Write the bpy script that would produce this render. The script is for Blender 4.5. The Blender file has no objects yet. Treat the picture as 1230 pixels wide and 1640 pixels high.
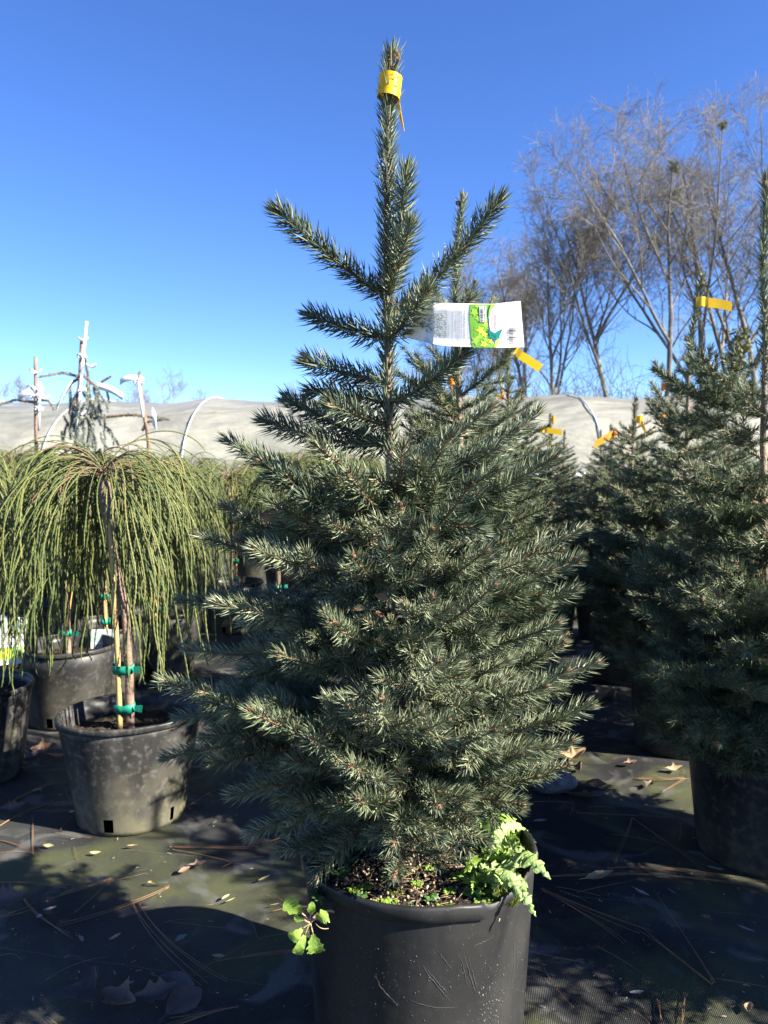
import bpy, math, random
import numpy as np
from mathutils import Vector, Matrix

# ------------------------------------------------------------------ camera, sky, sun
sc = bpy.context.scene
COL = sc.collection
PITCH = math.atan(70/1250.0)
CAMZ = 1.07
cam = bpy.data.cameras.new("Camera"); camo = bpy.data.objects.new("Camera", cam); COL.objects.link(camo)
camo.location = (0, 0, CAMZ); camo.rotation_euler = (math.pi/2 - PITCH, 0, 0)
cam.sensor_fit = 'VERTICAL'; cam.sensor_height = 36.0; cam.lens = 1250/1640*36
cam.clip_start = 0.05; cam.clip_end = 800
cam.dof.use_dof = True; cam.dof.focus_distance = 1.33; cam.dof.aperture_fstop = 8.5
sc.camera = camo
SUN_EL = math.radians(32); SAZ = Vector((0.93, -0.37)).normalized()      # towards the sun, in plan
w = bpy.data.worlds.new("World"); sc.world = w; w.use_nodes = True
nt = w.node_tree; bg = nt.nodes["Background"]
sky = nt.nodes.new("ShaderNodeTexSky"); sky.sky_type = 'NISHITA'; sky.sun_disc = False
sky.sun_elevation = SUN_EL; sky.sun_rotation = math.atan2(SAZ.x, SAZ.y)
sky.altitude = 300; sky.air_density = 0.75; sky.dust_density = 0.0; sky.ozone_density = 4.5
hs = nt.nodes.new("ShaderNodeHueSaturation"); hs.inputs['Saturation'].default_value = 1.15; hs.inputs['Hue'].default_value = 0.512; hs.inputs['Value'].default_value = 1.0
nt.links.new(sky.outputs[0], hs.inputs['Color']); nt.links.new(hs.outputs[0], bg.inputs[0]); bg.inputs[1].default_value = 0.074
sl = bpy.data.lights.new("Sun", 'SUN'); sl.energy = 5.0; sl.angle = math.radians(0.55); sl.color = (1.0, 0.93, 0.82)
slo = bpy.data.objects.new("Sun", sl); COL.objects.link(slo)
sd = Vector((SAZ.x*math.cos(SUN_EL), SAZ.y*math.cos(SUN_EL), math.sin(SUN_EL)))
slo.rotation_euler = sd.to_track_quat('Z', 'Y').to_euler(); slo.location = (4, -2, 6)
sc.view_settings.view_transform = 'Standard'; sc.view_settings.look = 'None'
sc.view_settings.exposure = 2.0; sc.view_settings.gamma = 1.0
sc.cycles.max_bounces = 6; sc.cycles.transparent_max_bounces = 8

rng = np.random.default_rng(7)
F_ = 1250.0
def W(x, y, Y):
    "photo pixel + distance -> world point"
    a = (x-615)/F_; b = (820-y)/F_
    d = np.array([a, b*math.sin(PITCH)+math.cos(PITCH), b*math.cos(PITCH)-math.sin(PITCH)])
    return np.array([0, 0, CAMZ]) + d*(Y/d[1])
def G(x, y, z=0.0):
    a = (x-615)/F_; b = (820-y)/F_
    d = np.array([a, b*math.sin(PITCH)+math.cos(PITCH), b*math.cos(PITCH)-math.sin(PITCH)])
    return np.array([0, 0, CAMZ]) + d*((z-CAMZ)/d[2])

# ------------------------------------------------------------------ materials
def mat(name, base, rough=0.6, var=None, vscale=8.0, bump=0.0, bscale=60.0, spec=0.5, island=None, transl=0.0, sheen=0.0, detail=5.0):
    """procedural principled material; var = second colour mixed by noise; island = third colour mixed per leaf"""
    m = bpy.data.materials.new(name); m.use_nodes = True
    n = m.node_tree; b = n.nodes["Principled BSDF"]
    b.inputs['Roughness'].default_value = rough
    b.inputs['Specular IOR Level'].default_value = spec
    tc = n.nodes.new("ShaderNodeTexCoord")
    col = n.nodes.new("ShaderNodeRGB"); col.outputs[0].default_value = (*base, 1); out = col.outputs[0]
    if var is not None:
        nz = n.nodes.new("ShaderNodeTexNoise"); nz.inputs['Scale'].default_value = vscale; nz.inputs['Detail'].default_value = detail
        n.links.new(tc.outputs['Object'], nz.inputs['Vector'])
        rp = n.nodes.new("ShaderNodeMapRange"); rp.inputs[1].default_value = 0.36; rp.inputs[2].default_value = 0.64
        n.links.new(nz.outputs[0], rp.inputs[0])
        mx = n.nodes.new("ShaderNodeMix"); mx.data_type = 'RGBA'
        n.links.new(rp.outputs[0], mx.inputs[0]); n.links.new(out, mx.inputs[6]); mx.inputs[7].default_value = (*var, 1); out = mx.outputs[2]
    if island is not None:
        g = n.nodes.new("ShaderNodeNewGeometry")
        pw = n.nodes.new("ShaderNodeMath"); pw.operation = 'POWER'; pw.inputs[1].default_value = island[3] if len(island) > 3 else 1.5
        n.links.new(g.outputs['Random Per Island'], pw.inputs[0])
        mx = n.nodes.new("ShaderNodeMix"); mx.data_type = 'RGBA'
        n.links.new(pw.outputs[0], mx.inputs[0]); n.links.new(out, mx.inputs[6]); mx.inputs[7].default_value = (*island[:3], 1); out = mx.outputs[2]
    n.links.new(out, b.inputs['Base Color'])
    if bump:
        nb = n.nodes.new("ShaderNodeTexNoise"); nb.inputs['Scale'].default_value = bscale; nb.inputs['Detail'].default_value = 6
        n.links.new(tc.outputs['Object'], nb.inputs['Vector'])
        bp = n.nodes.new("ShaderNodeBump"); bp.inputs['Strength'].default_value = bump; bp.inputs['Distance'].default_value = 0.01
        n.links.new(nb.outputs[0], bp.inputs['Height']); n.links.new(bp.outputs[0], b.inputs['Normal'])
    if transl:
        tr = n.nodes.new("ShaderNodeBsdfTranslucent"); n.links.new(out, tr.inputs[0])
        ms = n.nodes.new("ShaderNodeMixShader"); ms.inputs[0].default_value = transl
        n.links.new(b.outputs[0], ms.inputs[1]); n.links.new(tr.outputs[0], ms.inputs[2])
        n.links.new(ms.outputs[0], n.nodes["Material Output"].inputs[0])
    return m

M = {}
M['needle'] = mat("spruce_needles", (0.042, 0.060, 0.033), 0.48, (0.076, 0.098, 0.056), 14, island=(0.22, 0.25, 0.135, 1.7), spec=0.3)
M['needle_b'] = mat("spruce_needles_lit_yellow_green", (0.062, 0.082, 0.042), 0.48, (0.112, 0.134, 0.074), 14, island=(0.30, 0.33, 0.20, 1.4), spec=0.3)  # yellow-green variety; its lighter tone also paints sunlight onto the lower branches
M['needle_c'] = mat("spruce_needles_shaded_dark", (0.028, 0.044, 0.024), 0.5, (0.055, 0.075, 0.042), 14, island=(0.17, 0.21, 0.13, 2.0), spec=0.3)  # dark variety; also paints the shaded look of the upper left shoots
M['needle_far'] = mat("spruce_needles_grey_green", (0.042, 0.062, 0.030), 0.5, (0.078, 0.104, 0.054), 9, island=(0.20, 0.235, 0.12, 1.7), spec=0.35)
M['needle_blue'] = mat("blue_spruce_needles", (0.10, 0.15, 0.14), 0.55, (0.16, 0.20, 0.16), 9, island=(0.25, 0.27, 0.22, 2.0))
M['twig'] = mat("young_twig_bark", (0.12, 0.06, 0.03), 0.75, (0.21, 0.12, 0.06), 40, bump=0.5, bscale=300)
M['bark'] = mat("spruce_bark", (0.16, 0.115, 0.08), 0.85, (0.28, 0.21, 0.14), 25, bump=0.9, bscale=140)
M['bud'] = mat("papery_bud_scales", (0.14, 0.07, 0.04), 0.75, (0.24, 0.14, 0.08), 90, island=(0.15, 0.07, 0.04, 1.0))
M['cyp'] = mat("cord_foliage", (0.088, 0.115, 0.028), 0.6, (0.05, 0.075, 0.024), 9, island=(0.165, 0.165, 0.05, 1.8), spec=0.35)
M['cypwood'] = mat("brown_cord_stems", (0.16, 0.085, 0.05), 0.75, (0.12, 0.11, 0.05), 18)
M['cypbark'] = mat("smooth_grafted_bark", (0.24, 0.165, 0.115), 0.75, (0.15, 0.10, 0.07), 22, bump=0.8, bscale=60)
M['bamboo'] = mat("bamboo_stake", (0.50, 0.33, 0.12), 0.5, (0.40, 0.27, 0.11), 12, bump=0.2)
M['tie'] = mat("green_tie_tape", (0.005, 0.19, 0.11), 0.45, (0.01, 0.26, 0.15), 50, transl=0.1)
M['white'] = mat("white_plastic", (0.80, 0.80, 0.78), 0.5, (0.7, 0.71, 0.7), 20)
M['yellow'] = mat("yellow_flagging_tape", (0.85, 0.57, 0.006), 0.42, (0.80, 0.52, 0.006), 20, transl=0.3)
M['orange'] = mat("orange_flagging_tape", (0.85, 0.36, 0.01), 0.45, (0.8, 0.30, 0.01), 20, transl=0.3)
M['soil'] = mat("potting_mix", (0.018, 0.014, 0.010), 0.95, (0.050, 0.038, 0.024), 60, bump=1.0, bscale=160, spec=0.2)
M['chip'] = mat("bark_chips", (0.045, 0.03, 0.02), 0.9, (0.02, 0.015, 0.01), 80, island=(0.20, 0.15, 0.10, 3.0))
M['moss'] = mat("moss", (0.06, 0.10, 0.012), 0.9, (0.12, 0.16, 0.02), 60, island=(0.24, 0.28, 0.03, 1.4))
M['leafy'] = mat("weed_leaf", (0.17, 0.28, 0.035), 0.45, (0.26, 0.38, 0.07), 45, transl=0.25, bump=0.25, bscale=120)
M['leafpale'] = mat("pale_weed_leaf", (0.22, 0.33, 0.085), 0.5, (0.33, 0.44, 0.16), 60, transl=0.22, bump=0.4, bscale=160)
M['leafdark'] = mat("dark_weed_leaf", (0.05, 0.12, 0.03), 0.5, (0.09, 0.17, 0.04), 45, transl=0.2)
M['pinkstem'] = mat("pink_stem", (0.42, 0.20, 0.17), 0.5, (0.30, 0.28, 0.12), 30)
M['dry'] = mat("dry_brown_leaf", (0.15, 0.085, 0.05), 0.7, (0.23, 0.14, 0.085), 25, transl=0.12, bump=0.5, bscale=60)
M['drydark'] = mat("dark_brown_leaf", (0.075, 0.045, 0.035), 0.6, (0.11, 0.07, 0.055), 25, bump=0.5)  # darker brown variant of the dry leaf
M['drypale'] = mat("pale_tan_leaf", (0.42, 0.30, 0.16), 0.65, (0.32, 0.21, 0.11), 30, transl=0.15)
M['drygrey'] = mat("silvery_leaf", (0.24, 0.22, 0.20), 0.65, (0.17, 0.15, 0.14), 30)
M['straw'] = mat("pine_straw", (0.30, 0.16, 0.07), 0.55, (0.20, 0.10, 0.05), 15)
M['pale'] = mat("cream_leaflet", (0.46, 0.42, 0.20), 0.6, (0.36, 0.31, 0.13), 60)
M['stone'] = mat("weathered_grey_stone", (0.16, 0.16, 0.16), 0.9, (0.09, 0.09, 0.095), 30, bump=0.8, bscale=60)
M['treebark'] = mat("bare_tree_bark", (0.19, 0.175, 0.15), 0.9, (0.10, 0.09, 0.08), 1.5, bump=0.4, bscale=8)
M['treetwig'] = mat("bare_tree_twigs", (0.215, 0.185, 0.135), 0.9, (0.15, 0.13, 0.095), 0.6)
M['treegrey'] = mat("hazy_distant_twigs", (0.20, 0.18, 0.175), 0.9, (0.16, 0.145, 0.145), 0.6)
M['brush'] = mat("undergrowth_twigs", (0.10, 0.09, 0.065), 0.9, (0.05, 0.052, 0.035), 0.7)
M['mistle'] = mat("mistletoe_leaves", (0.17, 0.17, 0.06), 0.7, (0.12, 0.12, 0.05), 3)
M['rail'] = mat("galvanised_pipe", (0.55, 0.57, 0.60), 0.35, (0.45, 0.47, 0.5), 6)
M['dark'] = mat("shaded_mesh_curtain", (0.035, 0.037, 0.04), 0.8, (0.05, 0.05, 0.05), 3)

def plastic(name, dust=0.35, algae=0.0, scratch=0.3, patch=0.6):
    "black nursery pot: matt plastic, dust film, pale scratches and splashes"
    m = bpy.data.materials.new(name); m.use_nodes = True; n = m.node_tree; L = n.links.new
    b = n.nodes["Principled BSDF"]; tc = n.nodes.new("ShaderNodeTexCoord")
    def noise(scale, det=6, vec=None, dist=0.0):
        z = n.nodes.new("ShaderNodeTexNoise"); z.inputs['Scale'].default_value = scale; z.inputs['Detail'].default_value = det
        z.inputs['Distortion'].default_value = dist
        L(vec if vec else tc.outputs['Object'], z.inputs['Vector']); return z.outputs[0]
    def rng_(v, a, c, lo=0.0, hi=1.0):
        r = n.nodes.new("ShaderNodeMapRange"); r.inputs[1].default_value = a; r.inputs[2].default_value = c
        r.inputs[3].default_value = lo; r.inputs[4].default_value = hi; L(v, r.inputs[0]); return r.outputs[0]
    def mix(f, A, B):
        x = n.nodes.new("ShaderNodeMix"); x.data_type = 'RGBA'
        L(f, x.inputs[0])
        if isinstance(A, tuple): x.inputs[6].default_value = (*A, 1)
        else: L(A, x.inputs[6])
        x.inputs[7].default_value = (*B, 1); return x.outputs[2]
    mp = n.nodes.new("ShaderNodeMapping"); mp.inputs['Scale'].default_value = (1, 1, 0.25); L(tc.outputs['Object'], mp.inputs[0])
    c = mix(rng_(noise(5, 5, mp.outputs[0], 1.0), 0.38, 0.66, 0, dust), (0.009, 0.0095, 0.0105), (0.062, 0.060, 0.054))
    c = mix(rng_(noise(55, 4), 0.52, 0.75, 0, dust*patch), c, (0.16, 0.15, 0.13))
    mp2 = n.nodes.new("ShaderNodeMapping"); mp2.inputs['Scale'].default_value = (26, 26, 2.2); mp2.inputs['Rotation'].default_value = (0.75, 0.75, 0.2); L(tc.outputs['Object'], mp2.inputs[0])
    f1 = rng_(noise(9, 10, mp2.outputs[0], 0.2), 0.60, 0.68, 0, 1)
    f2 = rng_(noise(6, 3), 0.50, 0.62, 0, scratch)
    mm = n.nodes.new("ShaderNodeMath"); mm.operation = 'MULTIPLY'; L(f1, mm.inputs[0]); L(f2, mm.inputs[1])
    c = mix(mm.outputs[0], c, (0.17, 0.165, 0.155))
    sp = rng_(noise(260, 2), 0.70, 0.76, 0, 0.4)
    c = mix(sp, c, (0.30, 0.28, 0.22))
    if algae:
        sx = n.nodes.new("ShaderNodeSeparateXYZ"); L(tc.outputs['Object'], sx.inputs[0])
        low = rng_(sx.outputs[2], 0.02, 0.22, 1, 0)
        mm2 = n.nodes.new("ShaderNodeMath"); mm2.operation = 'MULTIPLY'; L(low, mm2.inputs[0]); L(rng_(noise(18, 6), 0.38, 0.62, 0.1, algae), mm2.inputs[1])
        c = mix(mm2.outputs[0], c, (0.13, 0.12, 0.075))
    L(c, b.inputs['Base Color'])
    L(rng_(noise(12, 5), 0.3, 0.7, 0.34, 0.6), b.inputs['Roughness']); b.inputs['Specular IOR Level'].default_value = 0.3
    bp = n.nodes.new("ShaderNodeBump"); bp.inputs['Strength'].default_value = 0.25; bp.inputs['Distance'].default_value = 0.004
    L(noise(22, 8), bp.inputs['Height']); L(bp.outputs[0], b.inputs['Normal'])
    return m
M['pot_main'] = plastic("scratched_black_pot", 0.38, 0.0, 0.0, 0.12)
M['pot_dusty'] = plastic("dusty_black_pot", 0.9, 0.9, 0.25)
M['pot'] = plastic("black_nursery_pot", 0.55, 0.5, 0.2)

def fabric():
    m = bpy.data.materials.new("woven_weed_fabric"); m.use_nodes = True; n = m.node_tree; L = n.links.new
    b = n.nodes["Principled BSDF"]; tc = n.nodes.new("ShaderNodeTexCoord")
    def noise(scale, det=6, dist=0.0, vec=None):
        z = n.nodes.new("ShaderNodeTexNoise"); z.inputs['Scale'].default_value = scale; z.inputs['Detail'].default_value = det
        z.inputs['Distortion'].default_value = dist; L(vec or tc.outputs['Object'], z.inputs['Vector']); return z.outputs[0]
    def rng_(v, a, c, lo=0.0, hi=1.0):
        r = n.nodes.new("ShaderNodeMapRange"); r.inputs[1].default_value = a; r.inputs[2].default_value = c
        r.inputs[3].default_value = lo; r.inputs[4].default_value = hi; L(v, r.inputs[0]); return r.outputs[0]
    def mix(f, A, B):
        x = n.nodes.new("ShaderNodeMix"); x.data_type = 'RGBA'; L(f, x.inputs[0])
        if isinstance(A, tuple): x.inputs[6].default_value = (*A, 1)
        else: L(A, x.inputs[6])
        x.inputs[7].default_value = (*B, 1); return x.outputs[2]
    wv = n.nodes.new("ShaderNodeTexWave"); wv.wave_type = 'BANDS'; wv.bands_direction = 'X'; wv.inputs['Scale'].default_value = 85; wv.inputs['Distortion'].default_value = 0.5
    rot = n.nodes.new("ShaderNodeMapping"); rot.inputs['Rotation'].default_value = (0, 0, 0.12); L(tc.outputs['Object'], rot.inputs[0])
    L(rot.outputs[0], wv.inputs['Vector'])
    wy = n.nodes.new("ShaderNodeTexWave"); wy.wave_type = 'BANDS'; wy.bands_direction = 'Y'; wy.inputs['Scale'].default_value = 110; wy.inputs['Distortion'].default_value = 0.5
    L(rot.outputs[0], wy.inputs['Vector'])
    mul = n.nodes.new("ShaderNodeMath"); mul.operation = 'MULTIPLY'; L(wv.outputs[1], mul.inputs[0]); L(wy.outputs[1], mul.inputs[1])
    c = mix(mul.outputs[0], (0.007, 0.0075, 0.008), (0.032, 0.033, 0.033))
    c = mix(rng_(noise(1.7, 9, 0.6), 0.42, 0.60, 0.0, 0.6), c, (0.060, 0.062, 0.056))      # dust film
    c = mix(rng_(noise(3.1, 12, 0.8), 0.48, 0.64, 0, 0.7), c, (0.11, 0.122, 0.042))        # algae
    c = mix(rng_(noise(6.0, 12, 1.2), 0.56, 0.66, 0, 0.75), c, (0.15, 0.15, 0.135))        # dried silt
    c = mix(rng_(noise(140, 3), 0.67, 0.72, 0, 0.55), c, (0.20, 0.20, 0.16))               # grit
    L(c, b.inputs['Base Color']); b.inputs['Roughness'].default_value = 0.7
    b.inputs['Specular IOR Level'].default_value = 0.35
    ad = n.nodes.new("ShaderNodeMath"); ad.operation = 'ADD'; L(mul.outputs[0], ad.inputs[0]); L(noise(30, 6), ad.inputs[1])
    bp = n.nodes.new("ShaderNodeBump"); bp.inputs['Strength'].default_value = 1.0; bp.inputs['Distance'].default_value = 0.003
    L(ad.outputs[0], bp.inputs['Height']); L(bp.outputs[0], b.inputs['Normal'])
    return m
M['fabric'] = fabric()
M['grass'] = mat("winter_grass", (0.10, 0.11, 0.05), 0.95, (0.16, 0.14, 0.08), 2.0, bump=0.8, bscale=20)

def poly_film():
    m = bpy.data.materials.new("milky_greenhouse_film"); m.use_nodes = True; n = m.node_tree; L = n.links.new
    b = n.nodes["Principled BSDF"]; tc = n.nodes.new("ShaderNodeTexCoord")
    mp = n.nodes.new("ShaderNodeMapping"); mp.inputs['Scale'].default_value = (0.5, 1, 1.4); L(tc.outputs['Object'], mp.inputs[0])
    z = n.nodes.new("ShaderNodeTexNoise"); z.inputs['Scale'].default_value = 1.1; z.inputs['Detail'].default_value = 5; z.inputs['Distortion'].default_value = 0.8
    L(mp.outputs[0], z.inputs['Vector'])
    cr = n.nodes.new("ShaderNodeValToRGB"); e = cr.color_ramp.elements
    e[0].position = 0.38; e[0].color = (0.32, 0.32, 0.265, 1); e[1].position = 0.65; e[1].color = (0.46, 0.445, 0.365, 1)
    L(z.outputs[0], cr.inputs[0]); L(cr.outputs[0], b.inputs['Base Color']); b.inputs['Roughness'].default_value = 0.30
    z2 = n.nodes.new("ShaderNodeTexNoise"); z2.inputs['Scale'].default_value = 2.4; z2.inputs['Detail'].default_value = 4; L(mp.outputs[0], z2.inputs['Vector'])
    bp = n.nodes.new("ShaderNodeBump"); bp.inputs['Strength'].default_value = 0.6; bp.inputs['Distance'].default_value = 0.2
    L(z2.outputs[0], bp.inputs['Height']); L(bp.outputs[0], b.inputs['Normal'])
    tr = n.nodes.new("ShaderNodeBsdfTranslucent"); tr.inputs[0].default_value = (0.48, 0.48, 0.44, 1)
    ms = n.nodes.new("ShaderNodeMixShader"); ms.inputs[0].default_value = 0.4
    L(b.outputs[0], ms.inputs[1]); L(tr.outputs[0], ms.inputs[2]); L(ms.outputs[0], n.nodes["Material Output"].inputs[0])
    return m
M['film'] = poly_film()
def flat(name, c, rough=0.4): return mat(name, c, rough, tuple(v*0.94 for v in c), 60)
M['t_white'] = mat("tag_white_card", (0.72, 0.72, 0.70), 0.3, (0.76, 0.76, 0.75), 12, transl=0.15)
M['t_green'] = flat("tag_print_green", (0.17, 0.42, 0.03)); M['t_lime'] = flat("tag_print_lime", (0.36, 0.62, 0.05)); M['t_yel'] = flat("tag_print_yellow_green", (0.62, 0.74, 0.06))
M['t_teal'] = flat("tag_print_teal", (0.0, 0.20, 0.17)); M['t_dteal'] = flat("tag_print_dark_teal", (0.0, 0.06, 0.055)); M['t_ink'] = flat("tag_print_grey_ink", (0.16, 0.16, 0.16)); M['t_pale'] = flat("tag_print_pale_ink", (0.50, 0.54, 0.40))
M['t_logo'] = flat("tag_print_logo_red", (0.40, 0.20, 0.18)); M['t_oval'] = flat("tag_print_oval", (0.66, 0.65, 0.66)); M['t_pict'] = flat("tag_print_grey_needles", (0.16, 0.21, 0.19)); M['t_pict2'] = flat("tag_print_blue_needles", (0.34, 0.40, 0.37)); M['t_line'] = flat("tag_print_dark_line", (0.03, 0.03, 0.03))

# ------------------------------------------------------------------ mesh helpers
class MB:
    def __init__(s): s.V = []; s.F = []; s.n = 0
    def add(s, V, F, m=0, smooth=True):
        V = np.asarray(V, dtype=np.float64).reshape(-1, 3)
        if not isinstance(F, list): F = [F]
        for f in F:
            f = np.asarray(f, dtype=np.int64)
            if f.size: s.F.append((f + s.n, m, smooth))
        s.V.append(V); s.n += len(V)
    def build(s, name, mats, parent=None, origin=None):
        me = bpy.data.meshes.new(name)
        V = np.concatenate(s.V) if s.V else np.zeros((0, 3))
        if origin is not None: V = V - np.asarray(origin)
        me.vertices.add(len(V)); me.vertices.foreach_set('co', V.astype(np.float32).ravel())
        li = np.concatenate([f.ravel() for f, _, _ in s.F]); cnt = np.concatenate([np.full(len(f), f.shape[1]) for f, _, _ in s.F])
        mi = np.concatenate([np.full(len(f), m) for f, m, _ in s.F]); sm = np.concatenate([np.full(len(f), q) for f, _, q in s.F])
        st = np.concatenate([[0], np.cumsum(cnt)[:-1]])
        me.loops.add(len(li)); me.loops.foreach_set('vertex_index', li.astype(np.int32))
        me.polygons.add(len(cnt)); me.polygons.foreach_set('loop_start', st.astype(np.int32))
        try: me.polygons.foreach_set('loop_total', cnt.astype(np.int32))
        except Exception: pass
        me.polygons.foreach_set('material_index', mi.astype(np.int32)); me.polygons.foreach_set('use_smooth', sm.astype(bool))
        for k in (mats if isinstance(mats, (list, tuple)) else [mats]): me.materials.append(M[k] if isinstance(k, str) else k)
        me.update(calc_edges=True); me.validate()
        o = bpy.data.objects.new(name, me); COL.objects.link(o)
        if parent is not None: o.parent = parent
        elif origin is not None: o.location = tuple(origin)
        return o
def empty(name, loc, label, cat, group=None, rz=0):
    o = bpy.data.objects.new(name, None); COL.objects.link(o); o.empty_display_size = 0.1
    o.location = tuple(float(c) for c in loc); o.rotation_euler = (0, 0, rz); tag(o, label, cat, group); return o
def tag(o, label=None, cat=None, group=None, kind=None):
    if label: o['label'] = label
    if cat: o['category'] = cat
    if group: o['group'] = group
    if kind: o['kind'] = kind
    return o
def copy_thing(o, loc, rz, sc_=1.0, label=None, group=None):
    r = o.copy(); COL.objects.link(r); r.location = loc; r.rotation_euler = (0, 0, rz); r.scale = (sc_,)*3
    if label: r['label'] = label
    if group: r['group'] = group
    for ch in list(o.children):
        c = ch.copy(); COL.objects.link(c); c.parent = r
        for g in ch.children:
            d = g.copy(); COL.objects.link(d); d.parent = c
    return r
def nrm(v): return v/np.maximum(np.linalg.norm(v, axis=-1, keepdims=True), 1e-9)
def tubes(P, R, k=5, ref=None, cap=True):
    "many tubes at once. P (B,N,3), R (B,N)"
    P = np.asarray(P, float); R = np.asarray(R, float)
    if P.ndim == 2: P = P[None]
    if R.ndim == 1: R = np.broadcast_to(R, P.shape[:2])
    B, N, _ = P.shape
    T = nrm(np.gradient(P, axis=1))
    if ref is None:
        av = nrm(P[:, -1]-P[:, 0]); e = np.eye(3)[np.argmin(np.abs(av), axis=1)]
        ref = np.repeat(e[:, None, :], N, axis=1)
    elif np.ndim(ref) == 1: ref = np.broadcast_to(ref, P.shape)
    elif np.ndim(ref) == 2: ref = np.repeat(np.asarray(ref)[:, None, :], N, axis=1)
    U = nrm(np.cross(T, ref)); Vv = np.cross(T, U)
    a = np.arange(k)*2*np.pi/k
    ring = P[:, :, None, :] + R[:, :, None, None]*(np.cos(a)[None, None, :, None]*U[:, :, None, :] + np.sin(a)[None, None, :, None]*Vv[:, :, None, :])
    V = ring.reshape(-1, 3)
    b = np.arange(B)[:, None, None]*N*k; i = np.arange(N-1)[None, :, None]*k; j = np.arange(k)[None, None, :]; j2 = (j+1) % k
    F = np.stack([b+i+j, b+i+j2, b+i+k+j2, b+i+k+j], axis=-1).reshape(-1, 4)
    out = [F]
    if cap:
        bb = np.arange(B)[:, None]*N*k
        out.append((bb + (N-1)*k + np.arange(k)[None, :])[:, :]) ; out.append((bb + np.arange(k)[None, ::-1]))
    return V, out
def needles(P, D, L, Wd, bend, k=3, two=True):
    n = len(P); r = nrm(np.cross(D, rng.normal(size=(n, 3)))); q = np.cross(D, r)
    a = np.arange(k)*2*np.pi/k
    rad = lambda w: w[:, None, None]*(np.cos(a)[None, :, None]*r[:, None, :]+np.sin(a)[None, :, None]*q[:, None, :])
    r0 = P[:, None, :] + rad(Wd*0.4)
    tipd = nrm(D + bend)
    if two:
        mid = P + D*(L*0.5)[:, None]; tip = mid + tipd*(L*0.5)[:, None]
        r1 = mid[:, None, :] + rad(Wd*0.5)
        V = np.concatenate([r0, r1, tip[:, None, :]], axis=1).reshape(-1, 3); s = 2*k+1
        b = np.arange(n)[:, None]*s; j = np.arange(k)[None, :]; j2 = (j+1) % k
        Q = np.stack([b+j, b+j2, b+k+j2, b+k+j], axis=-1).reshape(-1, 4)
        T = np.stack([b+k+j, b+k+j2, b+2*k+0*j], axis=-1).reshape(-1, 3)
        return V, [Q, T]
    tip = P + nrm(D+bend*0.5)*L[:, None]
    V = np.concatenate([P[:, None, :]+rad(Wd*0.55), tip[:, None, :]], axis=1).reshape(-1, 3); s = k+1
    b = np.arange(n)[:, None]*s; j = np.arange(k)[None, :]; j2 = (j+1) % k
    return V, [np.stack([b+j, b+j2, b+k+0*j], axis=-1).reshape(-1, 3)]
def bez(p0, p1, p2, n=9):
    t = np.linspace(0, 1, n)[:, None]; return (1-t)**2*p0 + 2*t*(1-t)*p1 + t*t*p2
def along(pts, s):
    seg = np.linalg.norm(np.diff(pts, axis=0), axis=1); c = np.concatenate([[0], np.cumsum(seg)]); s = np.clip(s, 0, c[-1]-1e-6)
    i = np.clip(np.searchsorted(c, s, side='right')-1, 0, len(seg)-1)
    f = ((s-c[i])/seg[i])[:, None]; return pts[i]*(1-f)+pts[i+1]*f, nrm(pts[i+1]-pts[i])
def plen(p): return float(np.linalg.norm(np.diff(p, axis=0), axis=1).sum())
UP = np.array([0, 0, 1.0])

def needle_coat(mb, pts, dens, nl, wd, lod, m=0, s0=0.0, tip=True, ang=54, trad=0.002):
    "needles radially round a twig polyline"
    Lt = plen(pts); n = int(max(2, (Lt-s0)*dens))
    s = s0 + (Lt-s0)*(np.arange(n)+rng.random(n))/n
    P, T = along(pts, s)
    ph = np.arange(n)*2.3999 + rng.normal(0, 0.35, n)
    e = np.where(np.abs(T[:, 2:3]) > 0.9, np.array([[1.0, 0, 0]]), UP[None, :])
    U = nrm(np.cross(T, e)); Vv = np.cross(U, T)
    d2e = (Lt - s)
    a = np.radians(ang + rng.normal(0, 9, n) - (ang-26)*np.clip(1-d2e/0.028, 0, 1))
    rad = np.cos(ph)[:, None]*U + np.sin(ph)[:, None]*Vv
    D = np.cos(a)[:, None]*T + np.sin(a)[:, None]*rad + UP*0.14
    D = nrm(D)
    L = nl*(0.72+0.4*rng.random(n))*np.clip(0.72+(s-s0)/0.05, 0.72, 1)*np.clip(0.75+d2e/0.03, 0.75, 1)
    P = P + rad*trad
    if tip:
        k = max(6, int(22*min(1, dens/1400)))
        Tt = T[-1]; th = rng.random(k)*2*np.pi; aa = np.radians(8+34*rng.random(k))
        u = U[-1]; v = Vv[-1]
        Dt = np.cos(aa)[:, None]*Tt + np.sin(aa)[:, None]*(np.cos(th)[:, None]*u+np.sin(th)[:, None]*v)
        P = np.concatenate([P, np.repeat(pts[-1][None]-Tt*0.003, k, axis=0)]); D = np.concatenate([D, nrm(Dt)]); L = np.concatenate([L, nl*(0.55+0.4*rng.random(k))])
        T = np.concatenate([T, np.repeat(Tt[None], k, axis=0)])
    W_ = np.full(len(P), wd)*(0.8+0.4*rng.random(len(P)))
    V, F = needles(P, D, L, W_, T*0.28+UP*0.06+rng.normal(0, 0.06, D.shape), 3, lod)
    mb.add(V, F, m, False)
def bud(mb, p, d, size, m=2):
    "papery terminal bud: a few overlapping scale cones"
    for k in range(3):
        q = nrm(d + rng.normal(0, 0.22, 3)); c = p + q*size*0.2
        pts = np.array([c, c+q*size*0.45, c+q*size*0.85, c+q*size*1.15]); V, F = tubes(pts, np.array([0.30, 0.42, 0.30, 0.06])*size*(0.9+0.3*rng.random()), 6)
        mb.add(V, F, m, False)

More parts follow.
